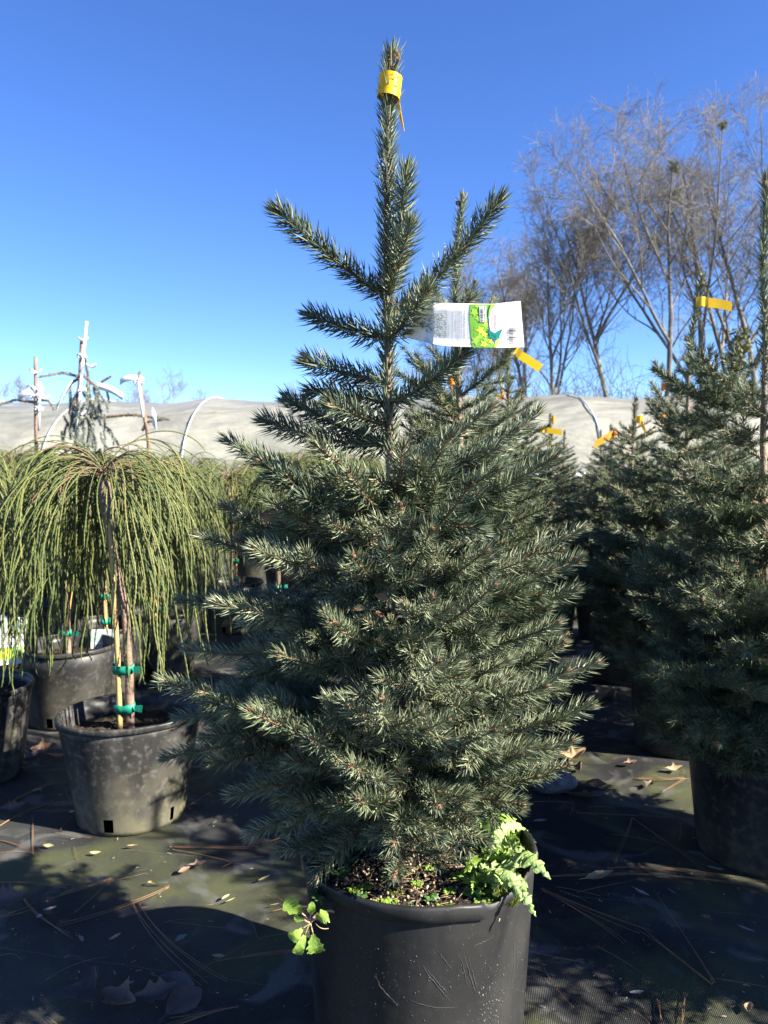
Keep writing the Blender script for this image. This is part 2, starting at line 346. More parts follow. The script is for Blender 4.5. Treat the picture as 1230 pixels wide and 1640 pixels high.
def spruce_branch(mb, p0, p2, sag=0.0, lod=True, dens=1500, nl=0.022, wd=0.0014, r0=0.004, side=True, buds=True, sub=True, ang=54, inner=0.25, m=(0, 1, 2), bare=None, gap=0.030):
    """one primary branch: bark, side twigs, needles, buds."""
    d = p2-p0; L = np.linalg.norm(d)
    p1 = p0 + d*0.5 + np.array([0, 0, -sag*L]) + rng.normal(0, 0.02*L, 3)
    pts = bez(p0, p1, p2, 10)
    V, F = tubes(pts, np.linspace(r0, 0.0016, 10), 6 if lod else 4); mb.add(V, F, m[1])
    needle_coat(mb, pts, dens, nl, wd, lod, m[0], s0=(bare if bare is not None else L*inner*0.6), ang=ang)
    if buds:
        T = nrm(pts[-1]-pts[-2]); bud(mb, pts[-1], T, 0.009, m[2])
        if lod:
            for _ in range(2):
                bud(mb, pts[-1]-T*0.006*rng.random(), nrm(T+rng.normal(0, 0.6, 3)), 0.006, m[2])
    if not side or L < 0.09: return
    Dm = nrm(d); lat = nrm(np.cross(Dm, UP)) if abs(Dm[2]) < 0.93 else nrm(np.cross(Dm, np.array([0, 1.0, 0])))
    nrmv = np.cross(lat, Dm)
    s = L*0.16 + 0.01; sg = 1 if rng.random() < 0.5 else -1
    end = L - max(0.05, L*0.22)
    while s < end:
        P, T = along(pts, np.array([s])); P = P[0]; T = T[0]
        for q in (sg, -sg):
            if rng.random() < 0.20: continue
            tl = np.clip((L-s)*0.55*(0.55+0.75*rng.random()), 0.040, 0.18)
            a = math.radians(42+14*rng.random())
            dd = nrm(T*math.cos(a) + q*lat*math.sin(a) + nrmv*rng.normal(0.02, 0.22))
            e = P + dd*tl; c = P + dd*tl*0.5 + T*0.0 - UP*tl*0.06
            e = e + T*tl*0.12 + UP*tl*0.05
            tp = bez(P, c, e, 6)
            V, F = tubes(tp, np.linspace(0.0019, 0.0012, 6), 5 if lod else 3); mb.add(V, F, m[1])
            needle_coat(mb, tp, dens, nl*0.95, wd, lod, m[0], s0=tl*0.08)
            if buds and (lod or rng.random() < 0.3): bud(mb, tp[-1], nrm(tp[-1]-tp[-2]), 0.006, m[2])
            if sub and tl > 0.085:
                for qq in (1, -1):
                    t2 = tl*(0.38+0.15*rng.random()); st = tp[2+int(rng.random()*2)]
                    d3 = nrm(dd*0.75 + qq*np.cross(nrmv, dd)*0.7 + nrmv*rng.normal(0, 0.2))
                    t3 = bez(st, st+d3*t2*0.5, st+d3*t2+dd*t2*0.12, 5)
                    V, F = tubes(t3, np.linspace(0.0015, 0.001, 5), 4 if lod else 3); mb.add(V, F, m[1])
                    needle_coat(mb, t3, dens, nl*0.88, wd, lod, m[0], s0=t2*0.08)
        s += gap*(1+0.6*rng.random()); sg = -sg

# ------------------------------------------------------------------ pots
def pot_parts(root, R=0.20, H=0.32, taper=0.84, mname='pot', notch=None, holes=(), soil_z=None, seg=72, wob=0.004, lip=0.014, rows=10):
    """lathe with rolled rim. notch=(a0,a1): broken-off rim sector. holes: angles of square drain slots"""
    mb = MB(); mr = MB(); ph = rng.random()*6
    ang = np.arange(seg)*2*np.pi/seg
    def rr(z, a): return (R*(taper+(1-taper)*z/H))*(1+wob/R*np.sin(2*a+ph)*z/H+wob*0.5/R*np.sin(3*a+ph*2)*z/H)
    def topz(a):
        z = H - 0.002
        if notch:
            d = (a-notch[0]) % (2*np.pi); wdt = (notch[1]-notch[0]) % (2*np.pi)
            if d < wdt: z += -0.010+0.016*math.sin(d/wdt*math.pi*0.62)+0.003*math.sin(d*38)
        return z
    hs_ = [0, 0.012, 0.052] + list(np.linspace(0.05, 1.0, rows)[1:])
    zs = [h if h < 0.06 and i < 3 else None for i, h in enumerate(hs_)]
    Z = np.zeros((len(hs_), seg))
    for i, h in enumerate(hs_):
        for j, a in enumerate(ang): Z[i, j] = h if i < 3 else 0.05+(topz(a)-0.05)*(h-0.05)/0.95
    V = np.array([[rr(Z[i, j], a)*math.cos(a), rr(Z[i, j], a)*math.sin(a), Z[i, j]] for i in range(len(hs_)) for j, a in enumerate(ang)])
    F = []
    for i in range(len(hs_)-1):
        for j in range(seg):
            if i == 1 and any(abs(((ang[j]-h+np.pi) % (2*np.pi))-np.pi) < 0.085 for h in holes): continue
            F.append([i*seg+j, i*seg+(j+1) % seg, (i+1)*seg+(j+1) % seg, (i+1)*seg+j])
    mb.add(V, np.array(F))
    # inner wall
    th = 0.0035; zi = [0.035 if not holes else 0.06, H*0.5, H*0.8, H*0.9, 1]
    Vi = []
    for i, h in enumerate(zi):
        for j, a in enumerate(ang):
            z = topz(a) if h == 1 else h; r = rr(z, a)-th; Vi.append([r*math.cos(a), r*math.sin(a), z])
    n0 = len(V)
    Fi = [[i*seg+(j+1) % seg, i*seg+j, (i+1)*seg+j, (i+1)*seg+(j+1) % seg] for i in range(len(zi)-1) for j in range(seg)]
    mb.add(np.array(Vi), np.array(Fi))
    # top edge between skins
    a_ = np.arange(seg); top_o = (len(hs_)-1)*seg + a_; top_i = n0 + (len(zi)-1)*seg + a_
    mb.add(np.zeros((0, 3)), np.stack([top_o, np.roll(top_o, -1), np.roll(top_i, -1), top_i], axis=1) - mb.n)
    # bottom
    c = mb.n; mb.add(np.array([[0, 0, 0.002]]), np.stack([np.roll(a_, -1), a_, np.full(seg, c)], axis=1)-c)
    pot = mb.build("pot", mname, root)
    # rolled lip
    prof = [(-0.0042, -0.0005), (-0.0040, 0.0035), (0.0015, 0.0052), (0.0052, 0.0036), (0.0066, 0.0005), (0.0058, -lip), (0.0030, -lip-0.0012), (0.0012, -lip+0.002)]
    js = range(seg) if not notch else [j for j in range(seg) if not ((ang[j]-notch[0]) % (2*np.pi) < (notch[1]-notch[0]) % (2*np.pi))]
    js = list(js)
    if notch:
        k0 = max(range(len(js)), key=lambda q: (js[(q+1) % len(js)]-js[q]) % seg); js = js[k0+1:]+js[:k0+1]
    Vr = []
    for q, j in enumerate(js):
        dz = 0
        if notch:
            e = min(q, len(js)-1-q); dz = -0.007*max(0, 1-e/4)
        for (dr, z) in prof:
            r = rr(H, ang[j])+dr; Vr.append([r*math.cos(ang[j]), r*math.sin(ang[j]), H+z+dz])
    k = len(prof); n = len(js); Fr = []
    for q in range(n if not notch else n-1):
        for p in range(k): Fr.append([q*k+p, q*k+(p+1) % k, ((q+1) % n)*k+(p+1) % k, ((q+1) % n)*k+p][::-1])
    mr.add(np.array(Vr), np.array(Fr))
    if notch: mr.add(np.zeros((0, 3)), [np.array([list(range(k))])-mr.n, np.array([list(range((n-1)*k, n*k))[::-1]])-mr.n])
    rim = mr.build("rim", mname, pot)
    # soil
    sz = soil_z if soil_z else H-0.045
    ms = MB(); nr = 16; sg = 60; Vs = [[0, 0, sz]]
    for i in range(1, nr+1):
        for j in range(sg):
            a = j*2*np.pi/sg; r = (rr(sz, a)-0.004)*i/nr
            Vs.append([r*math.cos(a), r*math.sin(a), sz+rng.normal(0, 0.0035)+0.006*math.sin(5*r/R+a*2)*(i < nr)])
    Fs = [[0, 1+j, 1+(j+1) % sg] for j in range(sg)]
    Fq = [[1+i*sg+j, 1+(i+1)*sg+j, 1+(i+1)*sg+(j+1) % sg, 1+i*sg+(j+1) % sg] for i in range(nr-1) for j in range(sg)]
    ms.add(np.array(Vs), [np.array(Fs), np.array(Fq)], 0, False)
    soil = ms.build("soil", 'soil', root)
    return pot, soil

# ------------------------------------------------------------------ ground
mb = MB(); xs = np.concatenate([np.linspace(-14, -3, 14), np.linspace(-2.8, 2.8, 85), np.linspace(3, 14, 14)]); ys = np.concatenate([np.linspace(-4, 0.4, 8), np.linspace(0.5, 6, 80), np.linspace(6.4, 15, 16)])
X, Y = np.meshgrid(xs, ys); Z = 0.0022*np.sin(X*5+1.3*np.sin(Y*3))*np.sin(Y*4.3+X) + 0.0015*np.sin(X*13+Y*7) + 0.004
nx = len(xs); ny = len(ys); i, j = np.meshgrid(np.arange(ny-1), np.arange(nx-1), indexing='ij'); b0 = (i*nx+j).ravel()
mb.add(np.stack([X, Y, Z], -1), np.stack([b0, b0+1, b0+nx+1, b0+nx], 1))
gf = tag(mb.build("ground", 'fabric'), kind='structure', label="black woven weed control fabric with algae patches and pine straw", cat="ground")
mb = MB(); mb.add([[-400, -60, -0.02], [400, -60, -0.02], [400, 600, -0.02], [-400, 600, -0.02]], np.array([[0, 1, 2, 3]]))
tag(mb.build("field", 'grass'), kind='structure', label="rough winter grass beyond the nursery", cat="ground")
mb = MB()
for (a, b_) in [((0, 1525), (620, 1612)), ((200, 1366), (520, 1396)), ((880, 1436), (1230, 1475)), ((-60, 1338), (110, 1352)), ((880, 1290), (1230, 1310))]:
    A = G(*a); B = G(*b_); n = int(np.linalg.norm(B-A)/0.009); t = np.arange(n)/n
    P0 = A+(B-A)*t[:, None]; P1 = A+(B-A)*(t+0.6/n)[:, None]; P0[:, 2] = P1[:, 2] = 0.0095
    wob = 0.002*np.sin(t*23)[:, None]*np.array([[0, 1, 0]]); P0 += wob; P1 += wob
    V, F = tubes(np.stack([P0, P1], 1), np.full((n, 2), 0.00045), 4); mb.add(V, F)
mb.build("stitching", mat("pale_blue_thread", (0.12, 0.16, 0.17), 0.7, (0.07, 0.1, 0.11), 30), gf)

# ------------------------------------------------------------------ greenhouse
gh = empty("greenhouse", (0, 16.2, 0), "long low polytunnel greenhouse under milky plastic film behind the plants", "greenhouse")
mb = MB(); mr = MB(); md = MB()
nX = 420; nA = 34; x0, x1 = -30.0, 12.3; HW = 3.35; ZR = 2.52; ZS = 0.95
aa = np.linspace(0.0, np.pi, nA)
gx = np.linspace(x0, x1, nX); ribs = np.arange(-29.2, 12.4, 2.32) + 0.35
def hoop(x, a, inset=0.0):
    c = np.cos(a); s = np.sin(a)
    y = -(HW-inset)*np.sign(c)*np.abs(c); z = ZS + (ZR-ZS-inset)*np.abs(s)**1.0
    return y, z
XX, AA = np.meshgrid(gx, aa, indexing='ij'); YY, ZZ = hoop(XX, AA)
dist = np.min(np.abs(gx[:, None]-ribs[None, :]), axis=1)
sagv = -0.085*np.sin(np.clip(dist/1.16, 0, 1)*np.pi/2)[:, None]*np.ones_like(AA) + 0.012*np.sin(XX*5.1+AA*3)*np.sin(AA*7+XX) + 0.05*np.sin(XX*0.37+.6)-0.0009*(XX-3)**2*0.3 + 0.018*np.sin(AA*15+1.5*np.sin(XX*1.1))*np.clip(2.2-AA, 0, 1)
ZZ = ZZ + sagv*np.sin(AA)
b0 = (np.arange(nX-1)[:, None]*nA+np.arange(nA-1)[None, :]).ravel()
mb.add(np.stack([XX, YY, ZZ], -1), np.stack([b0, b0+1, b0+nA+1, b0+nA], 1))
mb.build("plastic_cover", 'film', gh)
for r in ribs:
    a = np.linspace(0, np.pi, 26); y, z = hoop(0, a, -0.028); z = z+(0.05*math.sin(r*0.37+.6)-0.00027*(r-3)**2)*np.sin(a)
    V, F = tubes(np.stack([np.full_like(y, r), y, z], 1), np.full(26, 0.012), 6)
    m1 = MB(); m1.add(V, F); 
    for sy in (-HW, HW):
        V, F = tubes(np.array([[r, sy*1.006, 0], [r, sy*1.006, ZS+0.05]]), np.full(2, 0.026), 6); m1.add(V, F)
    m1.build("hoop", 'rail', gh)
for sy in (-1, 1):
    m1 = MB(); xs_ = np.linspace(x0, x1, 90); zz = np.array([0, 0.3, 0.6, ZS])
    V = np.array([[x, sy*(HW-0.01+0.02*math.sin(x*4+z*5)), z] for x in xs_ for z in zz]); b0 = (np.arange(89)[:, None]*4+np.arange(3)[None, :]).ravel()
    m1.add(V, np.stack([b0, b0+1, b0+5, b0+4], 1)); m1.build("side_curtain", 'dark', gh)
    m2 = MB(); V, F = tubes(np.array([[x0, sy*(HW+0.05), ZS], [x1, sy*(HW+0.05), ZS]]), np.full(2, 0.05), 8); m2.add(V, F); m2.build("rail", 'rail', gh)
m1 = MB(); V, F = tubes(np.array([[x, 0, ZR-0.14] for x in np.linspace(x0, x1, 30)]), np.full(30, 0.025), 6); m1.add(V, F); m1.build("ridge_pipe", 'rail', gh)

# ------------------------------------------------------------------ bare trees
def resamp(P, n):
    c = np.concatenate([[0], np.cumsum(np.linalg.norm(np.diff(P, axis=0), axis=1))]); t = np.linspace(0, c[-1], n)
    return np.stack([np.interp(t, c, P[:, k]) for k in range(3)], 1)
def bare_tree(name, base, H, label, group, seed, lean=0.0, spread=1.0, twigm='treetwig', detail=1.0, forkz=0.35, thick=1.0, extra=None):
    r_ = np.random.default_rng(seed)
    root = empty(name, base, label, "tree", group)
    lv = {0: [], 1: [], 2: [], 3: [], 4: []}
    def grow(p, d, L, r, level, n):
        pts = [p]; dd = d.copy()
        for k in range(n-1):
            dd = nrm(dd + r_.normal(0, [0.055, 0.13, 0.2, 0.26, 0.28][level], 3) + UP*[0.03, 0.09, 0.05, 0.02, 0.0][level]); pts.append(pts[-1]+dd*L/(n-1))
        pts = np.array(pts); rad = np.linspace(r, max(r*0.22, 0.007), n); lv[level].append((pts, rad)); return pts, rad
    tr, trr = grow(np.zeros(3), nrm(np.array([lean, 0, 1.0])), H*0.86, 0.0115*H*thick, 0, 12)
    mains = [(tr, trr, H)]
    nf = r_.integers(2, 5)
    for k in range(nf):   # co-dominant leaders
        i = int(r_.integers(int(12*forkz*0.6)+1, int(12*forkz)+4)); az = r_.random()*6.28
        d = nrm(np.array([math.cos(az)*0.55*spread, math.sin(az)*0.55*spread, 1])); L = H*0.97-tr[i][2]
        q = grow(tr[i], d, L*0.9, trr[i]*0.75, 0, 12); mains.append((q[0], q[1], L))
    n1 = int(8*detail); n2 = int(6*detail); n3 = int(4.2*detail); n4 = int(3*detail)
    for (P, R_, LL) in mains:
        for k in range(n1):
            t = forkz*0.8+(1-forkz*0.8)*((k+r_.random())/n1)**0.9 if LL == H else 0.18+0.82*(k+r_.random())/n1
            i = min(10, int(t*11)); p = P[i]*(1-(t*11-i))+P[min(i+1, 11)]*(t*11-i) if t < 1 else P[-1]
            az = r_.random()*6.28; el = 0.75+0.5*r_.random(); T = nrm(P[min(i+1, 11)]-P[i])
            d = nrm(T*el+np.array([math.cos(az), math.sin(az), 0])*0.75*spread)
            l1 = (0.30*H*(1.08-t)+0.09*H)*(0.6+0.5*r_.random()); r1 = max(0.012, min(R_[i]*0.55, 0.006*l1+0.02))
            b1, rb1 = grow(p, d, l1, r1, 1, 8)
            for k2 in range(n2):
                t2 = 0.2+0.8*(k2+r_.random())/n2; i2 = min(6, int(t2*7)); T = nrm(b1[i2+1]-b1[i2]); d = nrm(T*0.9+r_.normal(0, 0.5, 3)+UP*0.15)
                l2 = l1*(0.5*(1.15-t2))+0.35; b2, _ = grow(b1[i2], d, l2, max(0.010, rb1[i2]*0.5), 2, 6)
                for k3 in range(n3):
                    i3 = int(r_.integers(1, 6)); T = nrm(b2[i3]-b2[i3-1]); d = nrm(T+r_.normal(0, 0.5, 3)+UP*0.1)
                    b3, _ = grow(b2[i3], d, l2*0.5+0.25, 0.0075, 3, 5)
                    for k4 in range(n4 if r_.random() < 0.8 else 2):
                        i4 = int(r_.integers(1, 5)); T = nrm(b3[i4]-b3[i4-1]); d = nrm(T+r_.normal(0, 0.55, 3))
                        grow(b3[i4], d, 0.3+0.5*r_.random(), 0.0055, 4, 3)
    mt = MB(); mc = MB()
    for L_, k, mbx, n in ((0, 8, mt, 12), (1, 5, mc, 8), (2, 4, mc, 6), (3, 3, mc, 5), (4, 3, mc, 3)):
        if not lv[L_]: continue
        P = np.stack([a for a, _ in lv[L_]]); R_ = np.stack([b for _, b in lv[L_]])
        V, F = tubes(P, R_, k, cap=False); mbx.add(V, F, 0 if L_ < 3 else 1)
    mt.build("trunk", ['treebark', twigm], root); mc.build("crown", ['treebark' if twigm != 'treegrey' else 'treegrey', twigm], root)
    return root, mains
T_ = [  # px x at horizon, Y, top px y, seed, lean, spread, label
 (772, 44, 470, 3, -0.06, 0.9, "shortest bare tree at the left end of the wood beside the plant tag"),
 (852, 40, 372, 5, -0.10, 0.9, "bare tree leaning left just right of the white plant tag"),
 (905, 36, 340, 8, -0.06, 0.7, "bare tree with close upright trunks above the greenhouse seam"),
 (985, 35, 262, 14, -0.04, 1.1, "tall bare tree left of the broad forked tree"),
 (1062, 33, 172, 21, -0.02, 1.35, "broad forked bare tree with a mistletoe clump in its upper fork"),
 (1128, 35, 176, 23, 0.02, 1.15, "tallest bare tree with mistletoe near its top, behind the yellow tape"),
 (1165, 38, 210, 27, 0.02, 1.1, "bare tree with ivy on its lower trunk near the right edge"),
 (1218, 34, 170, 31, 0.0, 0.9, "bare tree behind the big right-hand spruce leader"),
 (1290, 36, 150, 33, -0.10, 0.9, "bare tree at the right edge whose limbs lean into view"),
 (815, 47, 450, 39, -0.04, 0.8, "small bare tree far back near the left end of the wood"),
]
trees = []
for (x, Y_, top, sd_, ln, sp, lab) in T_:
    base = W(x, 750, Y_); H = (750-top)*Y_/1250+1.0
    t, mn = bare_tree("bare_tree", (base[0], Y_, 0), H, lab, "bare trees of the wood behind the greenhouse", sd_, ln, sp, forkz=0.34, thick=0.88, detail=1.0)
    trees.append((t, mn))
for (x, Y_, top, sd_, lab) in [(268, 62, 588, 51, "small hazy bare tree over the greenhouse right of the white stake"), (338, 75, 622, 52, "tiny hazy bare tree low over the middle of the left greenhouse roof"),
        (487, 66, 612, 53, "hazy pinkish bare tree behind the left branch tips of the front spruce"), (560, 60, 590, 54, "hazy bare tree showing between the front spruce twigs"), (30, 60, 600, 55, "hazy bare tree at the far left over the greenhouse"),
        (-12, 58, 596, 56, "hazy bare tree cut by the left edge of the photo"), (205, 72, 612, 57, "tiny hazy bare tree behind the leaning white stake"), (690, 58, 560, 58, "hazy bare tree behind the trunk of the front spruce")]:
    base = W(x, 750, Y_); H = (750-top)*Y_/1250+1.0
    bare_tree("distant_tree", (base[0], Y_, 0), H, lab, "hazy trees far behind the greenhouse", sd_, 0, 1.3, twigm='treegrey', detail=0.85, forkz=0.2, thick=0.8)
# undergrowth
mb = MB(); n = 9000; bx = rng.random(n)*30+4.2; by = 27+rng.random(n)*12; hh = (0.6+0.4*np.sin(bx*0.9)+0.3*np.sin(bx*2.3+1))*1.4+3.0
hz = rng.random(n)**1.3*hh; P0 = np.stack([bx, by, hz], 1); d = nrm(rng.normal(0, 0.5, (n, 3))+UP*0.9); L = 0.5+rng.random(n)*1.1
P = np.stack([P0, P0+d*L[:, None]*0.5, P0+(d+rng.normal(0, 0.25, (n, 3)))*L[:, None]], 1)
V, F = tubes(P, np.tile([0.012, 0.009, 0.005], (n, 1)), 3, cap=False); mb.add(V, F)
n = 16000; bx = rng.random(n)*30+4.2; hh = (0.6+0.4*np.sin(bx*0.9)+0.3*np.sin(bx*2.3+1))*1.0+1.4; P0 = np.stack([bx, 27+rng.random(n)*12, rng.random(n)*hh], 1)
d = nrm(rng.normal(0, 1, (n, 3))); V, F = needles(P0, d, 0.2+0.2*rng.random(n), np.full(n, 0.09), d*0, 3, False); mb.add(V, F)
tag(mb.build("undergrowth", 'brush'), kind='stuff', label="tangled grey-green undergrowth at the foot of the bare trees", cat="undergrowth")
for (x, y, Y_, r) in [(1142, 214, 35, 0.26), (1066, 248, 33, 0.42), (1087, 292, 33, 0.50)]:
    tgt = W(x, y, Y_); cand = np.concatenate([np.concatenate([q[0] for q in mn])+np.array(t.location) for t, mn in trees]); scr = cand/cand[:, 1:2]*tgt[1]; scr = scr+np.array([0, 0, CAMZ])*(1-tgt[1]/cand[:, 1:2]); c = cand[np.argmin(np.linalg.norm((scr-tgt)[:, [0, 2]], axis=1))]; n = 150; d = nrm(rng.normal(0, 1, (n, 3))); m1 = MB(); V, F = needles(c+d*r*0.2, d, r*(0.4+0.7*rng.random(n)), np.full(n, 0.024), rng.normal(0, 0.5, (n, 3)), 3, True); m1.add(V, F, 0, False)
    tag(m1.build("mistletoe", 'mistle', origin=c), {1142: "small round mistletoe clump near the top of the tallest bare tree", 1066: "ragged mistletoe clump high in the fork of the broad bare tree", 1087: "drooping mistletoe clump just below another on the broad bare tree"}[x], "mistletoe", "mistletoe clumps")
c = W(1128, 700, 38); m1 = MB(); n = 1500; th = rng.random(n)*6.28; P0 = np.stack([c[0]+np.cos(th)*0.3+rng.normal(0, 0.14, n), 34.6+np.sin(th)*0.3+rng.normal(0, 0.12, n), rng.random(n)**1.2*7.2], 1)
d = nrm(rng.normal(0, 1, (n, 3))); V, F = needles(P0, d, np.full(n, 0.22), np.full(n, 0.12), d*0, 3, False); m1.add(V, F, 0, False)
tag(m1.build("ivy", 'mistle', origin=(c[0], 34.6, 0)), "dark green ivy wrapping the lower trunk of a bare tree", "ivy")

# ------------------------------------------------------------------ spruces
def trunk_mesh(root, pts, radii, needle_from=None, name="trunk", dens=1500, nl=0.030, wd=0.0019, lod=True, nm='needle', wig=True):
    mb = MB(); P = resamp(np.array(pts), 40)
    R_ = np.interp(np.linspace(0, 1, 40), np.linspace(0, 1, len(radii)), radii)*(1+0.05*rng.random(40))
    V, F = tubes(P, R_, 10 if lod else 6); mb.add(V, F, 1)
    if needle_from is not None:
        c = np.linspace(0, 1, 40); Q = P[c >= needle_from]
        needle_coat(mb, Q, dens, nl, wd, lod, 0, ang=48, trad=0.003)
        T = nrm(Q[-1]-Q[-2])
        for k in range(9 if lod else 4): bud(mb, Q[-1]-T*rng.random()*0.03+rng.normal(0, 0.004, 3), nrm(T+rng.normal(0, 0.35, 3)), 0.011, 2)
        if lod:
            for s in (0.86, 0.80, 0.74, 0.66, 0.9):
                i = int(s*39); bud(mb, P[i]+rng.normal(0, 0.005, 3), nrm(rng.normal(0, 1, 3)+UP*0.8), 0.010, 2)
    return mb.build(name, [nm, 'bark', 'bud'], root), P
# ---- the front spruce
YM = 1.41
root = empty("potted_spruce", W(671, 1375, YM)*np.array([1, 1, 0]) + np.array([0, 0, 0.006]), "large grey-green spruce in the front black pot with the cracked rim", "potted tree", "potted spruces")
MAIN = root; OX = np.array(root.location)
NT = math.pi*2
pot_parts(root, R=0.2115, H=0.366, taper=0.90, mname='pot_main', notch=(math.radians(-62), math.radians(-8)), soil_z=0.338, seg=120, wob=0.0, lip=0.020, rows=26)
def rel(p): return np.asarray(p)-OX
def on_pot(x, y, off=0.0006):
    "point of the pot wall seen at pixel (x, y), in the pot's own frame"
    d = W(x, y, 1.0)-np.array([0, 0, CAMZ]); o_ = np.array([0, 0, CAMZ])-OX; best = None
    for k in np.linspace(0.9, 1.6, 1400):
        p = o_+d*k; r = 0.2115*(0.90+0.10*p[2]/0.366)
        if math.hypot(p[0], p[1]) < r: best = p; break
    if best is None: return None
    q = best.copy(); q[:2] *= (r+off)/math.hypot(q[0], q[1]); return q
_m = MB(); _r = np.random.default_rng(3); SCM = mat('scraped_plastic', (.10, .098, .09), .8, (.06, .06, .058), 60); POT = [o for o in root.children if o.name.startswith('pot')][0]
for pts in [[(676, 1545), (700, 1580), (722, 1604)], [(684, 1552), (705, 1578), (716, 1590)], [(742, 1522), (752, 1560), (766, 1610)], [(748, 1524), (760, 1570), (768, 1600)], [(736, 1530), (744, 1552), (748, 1580)], [(826, 1480), (832, 1530), (824, 1580)], [(820, 1500), (826, 1540), (816, 1590)], [(655, 1600), (690, 1618), (735, 1612)], [(600, 1560), (612, 1590), (640, 1610)], [(756, 1515), (775, 1508), (790, 1500)], [(700, 1520), (712, 1540), (726, 1552)]]:
    P3 = bez(np.array(pts[0], float), np.array(pts[1], float), np.array(pts[2], float), 14)+_r.normal(0, .5, (14, 2)); Q = [on_pot(*q) for q in P3]
    if all(q is not None for q in Q): _s = MB(); V, F = tubes(np.array(Q), np.abs(np.sin(np.linspace(0.1, 3.0, 14)))*.00032*(.5+.9*_r.random(14)), 4); _s.add(V, F); _s.build('scratch', SCM, POT)
for k in range(420):
    x, y = (_r.normal(788, 11)+6*math.sin(k), 1530+115*_r.random()**.7) if k < 200 else (520+320*_r.random(), 1510+125*_r.random())
    q = on_pot(x, y)
    if q is not None: rr_ = (.0003+.0011*_r.random()**5)*(1.2 if k < 200 else .7); n_ = np.array([q[0], q[1], 0])/math.hypot(q[0], q[1]); V, F = tubes(np.array([q-n_*.0006, q, q+n_*.0005]), np.array([1, 1, .4])*rr_*(1+.5*_r.random()), 5); _m.add(V, F)
tag(_m.build('lime_specks', SCM, POT), kind='stuff')
tp = [rel(W(656, 1404, YM)), rel(W(648, 1200, YM)), rel(W(640, 1000, YM+.005)), rel(W(632, 850, YM)), rel(W(624, 700, YM)), rel(W(621, 600, YM)), rel(W(620, 500, YM)), rel(W(619, 400, YM)), rel(W(620, 300, YM)), rel(W(621, 200, YM)), rel(W(624, 140, YM)), rel(W(627, 88, YM))]
_, TR = trunk_mesh(root, tp, [0.017, 0.016, 0.0145, 0.0135, 0.0125, 0.0115, 0.009, 0.006, 0.005, 0.0045, 0.004, 0.003], needle_from=0.50, dens=1500, nl=.037, wd=.0023)
def trunk_at(y):
    z = W(620, y, YM)[2]-OX[2]; i = np.argmin(np.abs(TR[:, 2]-z)); return TR[i]
PR = [  # base y on trunk, tip x, tip y, depth offset, sag
 (470, 651, 274, -.035, .05), (486, 657, 362, -.07, .06), (505, 799, 322, .03, .07), (488, 446, 338, -.05, .05), (560, 684, 466, -.11, .12),
 (548, 497, 506, .05, .02), (604, 491, 578, .03, .06), (662, 498, 628, .07, -.02), (672, 528, 648, -.09, .02), (640, 742, 566, -.08, .12), (700, 460, 640, .10, .08),
 (722, 424, 674, .06, .06), (800, 366, 706, .05, .05), (792, 505, 712, -.13, .08), (852, 417, 738, -.12, .08), (835, 645, 716, -.16, .1), (765, 786, 652, -.05, .12),
 (775, 826, 690, .02, .1), (862, 886, 733, -.09, .08), (835, 862, 660, .09, .08), (870, 752, 778, -.24, .12), (815, 560, 760, -.22, .1), (800, 720, 700, -.14, .15),
 (965, 932, 848, -.02, .08), (985, 925, 896, -.07, .1), (1010, 918, 946, -.04, .06), (1030, 790, 940, -.27, .15), (960, 776, 884, -.24, .12), (1060, 890, 1000, -.12, .12), (1040, 862, 925, .1, .1), (1110, 900, 1030, .05, .1),
 (1190, 952, 1062, -.07, .08), (1215, 943, 1130, -.03, .05), (1265, 914, 1188, -.05, .02), (1275, 908, 1226, .02, 0), (1290, 832, 1288, -.12, -.08), (1285, 748, 1362, -.18, -.10), (1180, 905, 1075, -.13, .1), (1120, 870, 1100, -.2, .14),
 (930, 318, 858, .02, .06), (975, 288, 960, .04, .02), (990, 346, 966, -.16, .06), (900, 362, 812, .05, .05), (1160, 264, 1092, -.14, .06), (1190, 266, 1214, .02, -.05), (1180, 402, 1140, -.29, .12),
 (1230, 372, 1274, -.03, -.06), (1275, 402, 1336, -.07, -.08), (1300, 446, 1366, -.02, -.1), (1265, 574, 1283, -.31, .05), (1290, 508, 1400, -.14, -.15), (1270, 628, 1352, -.25, -.08), (1060, 300, 1040, .0, .03), (1110, 285, 1150, .06, 0),
 (1040, 534, 1000, -.31, .1), (955, 566, 892, -.24, .1), (950, 624, 880, -.30, .1), (1220, 497, 1182, -.30, .06), (1250, 700, 1290, -.27, -.02), (1280, 742, 1312, -.22, -.1), (1090, 450, 1050, -.22, .08), (1130, 700, 1060, -.33, .12), (1180, 610, 1120, -.34, .1),
 (1200, 790, 1170, -.28, .08), (1240, 830, 1210, -.18, .02), (1160, 330, 1180, -.12, 0), (880, 430, 800, -.14, .1), (930, 410, 880, -.18, .1), (1010, 690, 960, -.30, .12), (900, 690, 850, -.27, .15), (880, 640, 810, -.24, .15), (1230, 560, 1225, -.30, .03)]
def add_branch(root, p0, p2, sag, nm_='needle', **kw):
    mb = MB(); spruce_branch(mb, p0, p2, sag, **kw)
    return mb.build("branch", [nm_, 'twig', 'bud'], root)
env = [(640, 100), (700, 190), (800, 255), (900, 295), (1000, 315), (1100, 335), (1200, 315), (1300, 235), (1380, 165)]
kwm = dict(dens=1100, nl=0.037, wd=0.0023, gap=0.056)
nb = 0
